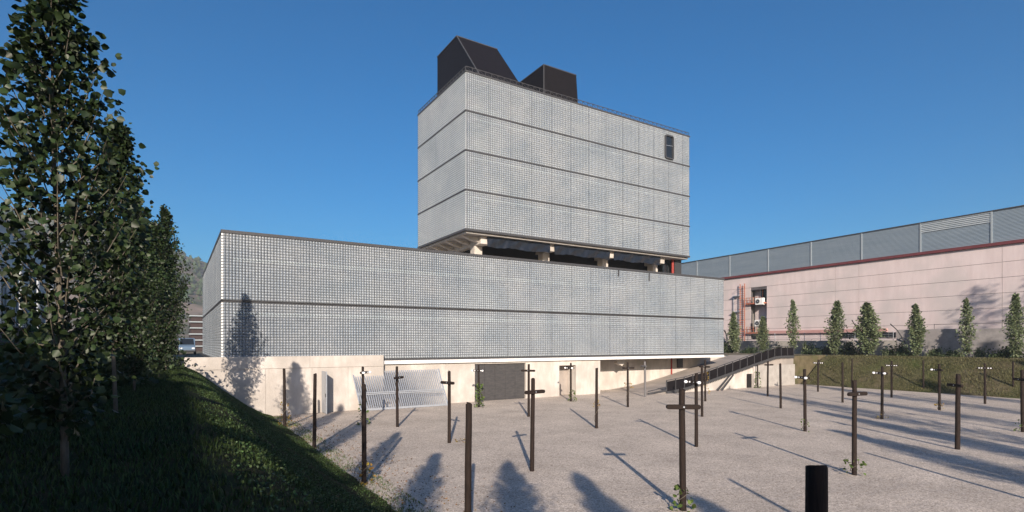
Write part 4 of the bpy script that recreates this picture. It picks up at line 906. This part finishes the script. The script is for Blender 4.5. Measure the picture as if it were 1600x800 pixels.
# ================================================================== POSTS WITH CROSSARMS
def post(px_, yb, yt, kind, arm=None, label='', m='wood', group=None, dia=0.165, pos=None, H=None, tilt=(0, 0)):
    """base pixel on the yard; arm = (pixel y, left pixel, right pixel)"""
    b = onZ(px_, yb, 0) if pos is None else Vector(pos); d = S_*b.x + C_*b.y
    if H is None: H = EYE - (yt-HZN)/F*d
    z0 = 0.0
    e = empty('crossarm_post' if kind != 'plain' else 'plain_post', (b.x, b.y, z0), label, 'post', group)
    r = np.random.RandomState(int(abs(px_)*7+yb)); tx, ty = r.uniform(-0.012, 0.012, 2) + np.array(tilt)
    q = MB(); zz = [-0.3, 0.0, 0.06, H*0.3, H*0.6, H*0.85, H-0.015, H]; R0 = dia/2
    q.tube([(b.x+tx*z+r.uniform(-0.006, 0.006), b.y+ty*z+r.uniform(-0.006, 0.006), z) for z in zz], [R0*1.08, R0*1.08, R0*1.07, R0*1.03, R0*1.0, R0*0.96, R0*0.94, R0*0.88], 14)
    build('shaft', q, m, e, smooth=True)
    if arm:
        ya, xl, xr = arm; za = EYE-(ya-HZN)/F*d; L = 1.02; vis = min(1.0, (xr-xl)/F*d/L)
        view = Vector((b.x, b.y, 0)).normalized(); perp = Vector((view.y, -view.x, 0)); sg = 1 if int(px_) % 2 else -1
        a = perp*vis + view*sg*math.sqrt(max(0, 1-vis*vis)); a.normalize(); nn_ = Vector((a.y, -a.x, 0))
        if nn_.dot(view) > 0: nn_ = -nn_
        c = Vector((b.x+tx*za, b.y+ty*za, za)) + nn_*(R0*0.75)
        P = []; hh, Lh = 0.07, L/2
        for sgn, a0 in ((1, -90), (-1, 90)):
            for k in range(7):
                t = R(a0+180*k/6); P.append(c + a*(sgn*(Lh-hh)) + a*(hh*math.cos(t)) + Vector((0, 0, hh*math.sin(t))))
        q = MB(); q.prism(P, nn_*0.11); ao = build('crossarm', q, m, e, bevel=0.008)
        q = MB(); q.tube([c+nn_*0.10, c+nn_*0.135], 0.025, 6); build('bolt', q, 'galv', ao)
        if kind == 'insulator':
            for sgn in ((-1, 1) if not (int(px_) == 1468) else (-1,)):
                for off in ((0.42,) if int(px_) in (748, 892) else (0.42,)):
                    g0 = c + a*(sgn*off) + nn_*0.10
                    q = MB(); q.tube([g0, g0+nn_*0.03, g0+nn_*0.07, g0+nn_*0.10, g0+nn_*0.13, g0+nn_*0.17, g0+nn_*0.19], [0.035, 0.06, 0.075, 0.05, 0.075, 0.055, 0.02], 12)
                    build('insulator', q, 'ceramic', e, smooth=True)
                q = MB(); q.tube([c + a*(sgn*0.25) + nn_*0.08, c + a*(sgn*0.25) + nn_*0.13], 0.045, 10); build('insulator', q, 'ceramic', e, smooth=True)
        elif kind == 'plates':
            for sgn in (-1, 1):
                for off in (0.2, 0.36):
                    g0 = c + a*(sgn*off) + nn_*0.112
                    q = MB(); q.prism([g0-a*0.05-Vector((0, 0, 0.03)), g0+a*0.05-Vector((0, 0, 0.03)), g0+a*0.05+Vector((0, 0, 0.03)), g0-a*0.05+Vector((0, 0, 0.03))], nn_*0.012); build('enamel_plate', q, 'ceramic', ao)
    return e
GP, GC, GI, GE = 'plain wooden posts in the gravel yard', 'posts with a bare crossarm', 'posts with white insulators', 'posts with enamel plates on the crossarm'
post(416, 648, 571, 'plain', None, 'plain dark post at the bank foot, tight against the concrete wall', group=GP)
post(445, 668, 576, 'plain', None, 'plain dark post at the bank foot with a yellowing vine', group=GP)
post(491, 700, 584, 'plain', None, 'plain dark post at the bank foot before the open steel door leaf', group=GP)
post(569, 755, 600, 'plain', None, 'thick plain post at the bank foot with yellow-green leaves round its base', group=GP)
post(567, 663, 573, 'insulator', (582, 565, 577), 'insulator post before the leaning gate, half hidden by a thicker post', group=GI)
post(621, 667, 573, 'cross', (590, 615, 628), 'post with its crossarm seen end-on before the leaning gate', group=GC)
post(702, 692, 580, 'cross', (598, 691, 711), 'crossarm post beside the free end of the leaning gate', group=GC)
post(748, 636, 569, 'insulator', (579, 741, 760), 'insulator post before the grey gate, wrapped in a green vine', group=GI)
post(826, 651, 569, 'cross', (579, 815, 837), 'crossarm post just beyond the edge of the grey gate', group=GC)
post(831, 736, 592, 'cross', (612, 817, 847), 'crossarm post in open gravel, in line with the edge of the grey gate', group=GC)
post(730, 862, 630, 'plain', None, 'thick plain brown post in the tree shadow, shadow beside it', group=GP)
post(892, 627, 567, 'insulator', (575, 884, 897), 'insulator post before the narrow doorway in the concrete base', group=GI)
post(932, 669, 575, 'plain', None, 'plain post before the corner where the concrete base ends', group=GP)
post(981, 636, 566, 'cross', (575, 972, 990), 'crossarm post with an orange leafed vine at the foot of the ramp', group=GC)
post(1008, 620, 565, 'cross', (572, 1004, 1012), 'weathered grey post with a small crossarm at the foot of the ramp', m='greywood', group=GC, dia=0.2)
post(1067, 797, 608, 'cross', (635, 1037, 1088), 'thick leaning crossarm post with leaves sprouting at its base', group=GC, dia=0.19, tilt=(-0.012, 0))
post(1088, 698, 583, 'insulator', (597, 1077, 1101), 'insulator post with white knobs behind the thick leaning crossarm post', group=GI)
post(1097, 651, 571, 'plain', None, 'plain post before the lower end of the ramp railing', group=GP)
post(1102, 627, 563, 'cross', (573, 1093, 1109), 'crossarm post with a hanging vine against the ramp railing', group=GC)
post(1184, 606, 570, 'plain', None, 'slender post wrapped in vine against the pier of the ramp wall', group=GP, dia=0.15)
post(1199.5, 619, 565, 'cross', (570, 1193, 1205), 'crossarm post before the grey concrete wall beside the ramp doorway', group=GC)
post(1220, 638, 568, 'plain', None, 'plain post with an empty top before the grey concrete wall by the ramp', group=GP)
post(1238, 600, 556, 'plain', None, 'plain post at the corner between the ramp wall and the dry grass bank', group=GP, dia=0.16)
post(1258, 674, 577, 'insulator', (590, 1249, 1266), 'insulator post with four white knobs in the streaked tree shadow', group=GI)
post(1278, 612, 562, 'plates', (567, 1269, 1289), 'post with small white plates on its crossarm near the corner of the dry bank', group=GE)
post(1316.5, 629, 566, 'plain', None, 'plain post between the plate-armed posts below the dry bank', group=GP, dia=0.16)
post(1331, 606, 560, 'plain', None, 'thin plain post rooted in the foot of the dry bank', group=GP, dia=0.15)
post(1335, 742, 594, 'cross', (615, 1323, 1347), 'crossarm post in open gravel with leaves spreading at its base', group=GC)
post(1378, 655, 573, 'insulator', (583, 1370, 1387), 'insulator post with a weed at its foot in the shaded gravel', group=GI)
post(1393, 621, 564, 'plates', (571, 1381, 1406), 'post with two pairs of white plates on a wide crossarm below the dry bank', group=GE)
post(1443, 612, 563, 'plain', None, 'plain post at the foot of the dry bank, its shadow climbing the grass', group=GP, dia=0.16)
post(1468, 641, 569, 'insulator', (578, 1462, 1474), 'post with a single white insulator and yellow leaves at its foot', group=GI)
post(1496, 702, 585, 'cross', (602, 1487, 1505), 'thick crossarm post standing in the dark streaks of tree shadow', group=GC, dia=0.2)
post(1539, 631, 568, 'plates', (575, 1525, 1554), 'post with the widest plated crossarm before the dry bank', group=GE)
post(1583, 620, 565, 'plain', None, 'plain post at the foot of the dry bank with a long shadow up the slope', group=GP, dia=0.16)
post(1598, 675, 578, 'cross', (593, 1591, 1605), 'crossarm post beyond the dark shadow streaks toward the dry bank', group=GC)
post(1276, 1195, 727, 'plain', None, 'thick dark post cut off low, only its flat top showing', group=GP, dia=0.25)
for i, (x, y) in enumerate(((22.2, 4.2), (31.4, 4.2), (40.5, 4.2), (49.2, 10.9), (57.2, 10.9), (49, 4.2), (21.5, -2.4), (31, -2.4))):
    post(1700+i, 900, 0, 'cross', (HZN + (EYE-3.05)/(S_*x+C_*y)*F if S_*x+C_*y > 1 else HZN+400, 0, 2000) if False else None, 'post standing beyond the picture, known from its shadow on the gravel', group='posts beyond the picture', pos=(x, y, 0), H=3.55) if True else None

post(1720, 900, 0, 'plain', None, 'tall post beyond the picture whose shadow crosses the gravel beside the low dark post', group='posts beyond the picture', pos=(10.3, -0.2, 0), H=5.5)
# vines and leaf tufts at the posts
def vine(px_, yb, h, rad, n, ls, m, label, cat='vine', base_h=0.0):
    n = int(n*0.75); ls *= 0.72; rad *= 0.8
    b = onZ(px_, yb, 0); r = np.random.RandomState(int(px_)+n); z = base_h + h*r.uniform(0, 1, n)**1.1
    a = r.uniform(0, 2*math.pi, n); rr = rad*(0.45+0.55*r.uniform(0, 1, n))*(1.1-0.5*(z-base_h)/h)
    P = np.stack([rr*np.cos(a), rr*np.sin(a), z], 1); A = np.stack([np.cos(a), np.sin(a), r.uniform(-0.9, 0.5, n)], 1)
    e = empty('climbing_vine', b, label, cat, 'vines on the posts')
    o = mesh_obj('leaves', leaf_mesh('leaves', P, A, ls, m, r), e); o['kind'] = 'stuff'
    q = MB(); q.tube([b + Vector((0.14*math.cos(t*7), 0.14*math.sin(t*7), t*(h+base_h))) for t in np.linspace(0, 1, 12)], 0.012, 5, caps=False); build('stem', q, 'bark', e)
vine(445, 668, 1.5, 0.45, 70, 0.16, 'vineyellow', 'yellowing vine on a post at the bank foot')
vine(569, 755, 0.8, 0.42, 60, 0.15, 'vineyellow', 'yellow-green leaves round the thick post at the bank foot')
vine(567, 663, 1.4, 0.45, 90, 0.17, 'vine', 'green vine on the insulator post by the leaning gate')
vine(749, 637, 1.9, 0.42, 220, 0.19, 'vine', 'dense green vine climbing the post before the grey gate')
vine(894, 627, 1.0, 0.4, 110, 0.16, 'vine', 'green vine at the post before the narrow doorway')
vine(932, 669, 0.35, 0.25, 25, 0.12, 'vineyellow', 'tuft of orange leaves halfway up a plain post', base_h=1.3)
vine(981, 636, 0.5, 0.45, 40, 0.15, 'vineyellow', 'orange leaves on the crossarm post at the foot of the ramp', base_h=1.5)
vine(1067, 797, 0.75, 0.42, 60, 0.17, 'vine', 'green leaves sprouting at the thick leaning post')
vine(1103, 627, 1.9, 0.4, 60, 0.15, 'vineyellow', 'hanging yellow vine against the ramp railing', base_h=0.6)
vine(1184, 606, 1.9, 0.4, 130, 0.17, 'vine', 'vine wrapping the slender post at the ramp pier')
vine(1335, 742, 0.55, 0.5, 50, 0.15, 'vine', 'leaves spreading at the base of a crossarm post in open gravel', base_h=0.1)
vine(1258, 674, 0.7, 0.3, 30, 0.12, 'vine', 'small leaves low on the post with four white knobs')
vine(1378, 655, 0.6, 0.5, 30, 0.13, 'vineyellow', 'dry weed at the foot of an insulator post')
vine(1468, 641, 0.6, 0.4, 40, 0.15, 'vineyellow', 'yellow leaves at the foot of the single insulator post')
vine(1583, 620, 0.8, 0.45, 50, 0.15, 'vineyellow', 'yellow leaves at the post below the dry bank slope')
vine(1598, 675, 0.7, 0.45, 40, 0.15, 'vine', 'leaves round the crossarm post beyond the shadow streaks')
vine(720, 690, 0.12, 0.6, 40, 0.10, 'vineyellow', 'scatter of dry leaves on gravel beside a crossarm post', 'leaves')

# ================================================================== HAZE
hm = bpy.data.materials.new('haze_air'); hm.use_nodes = True; hn = hm.node_tree
hn.nodes.remove(hn.nodes['Principled BSDF']); pv = hn.nodes.new('ShaderNodeVolumePrincipled')
pv.inputs['Color'].default_value = (0.80, 0.90, 1.0, 1); pv.inputs['Density'].default_value = 0.0003; pv.inputs['Anisotropy'].default_value = 0.0
hn.links.new(pv.outputs[0], hn.nodes['Material Output'].inputs['Volume'])
M['haze'] = hm
q = MB(); q.box(-1262, 1262, -1262, 1262, -1.4, 175); hz = stuff(build('haze', q, 'haze'))
tag(hz, 'thin pale air that softens the distant hill', 'haze')
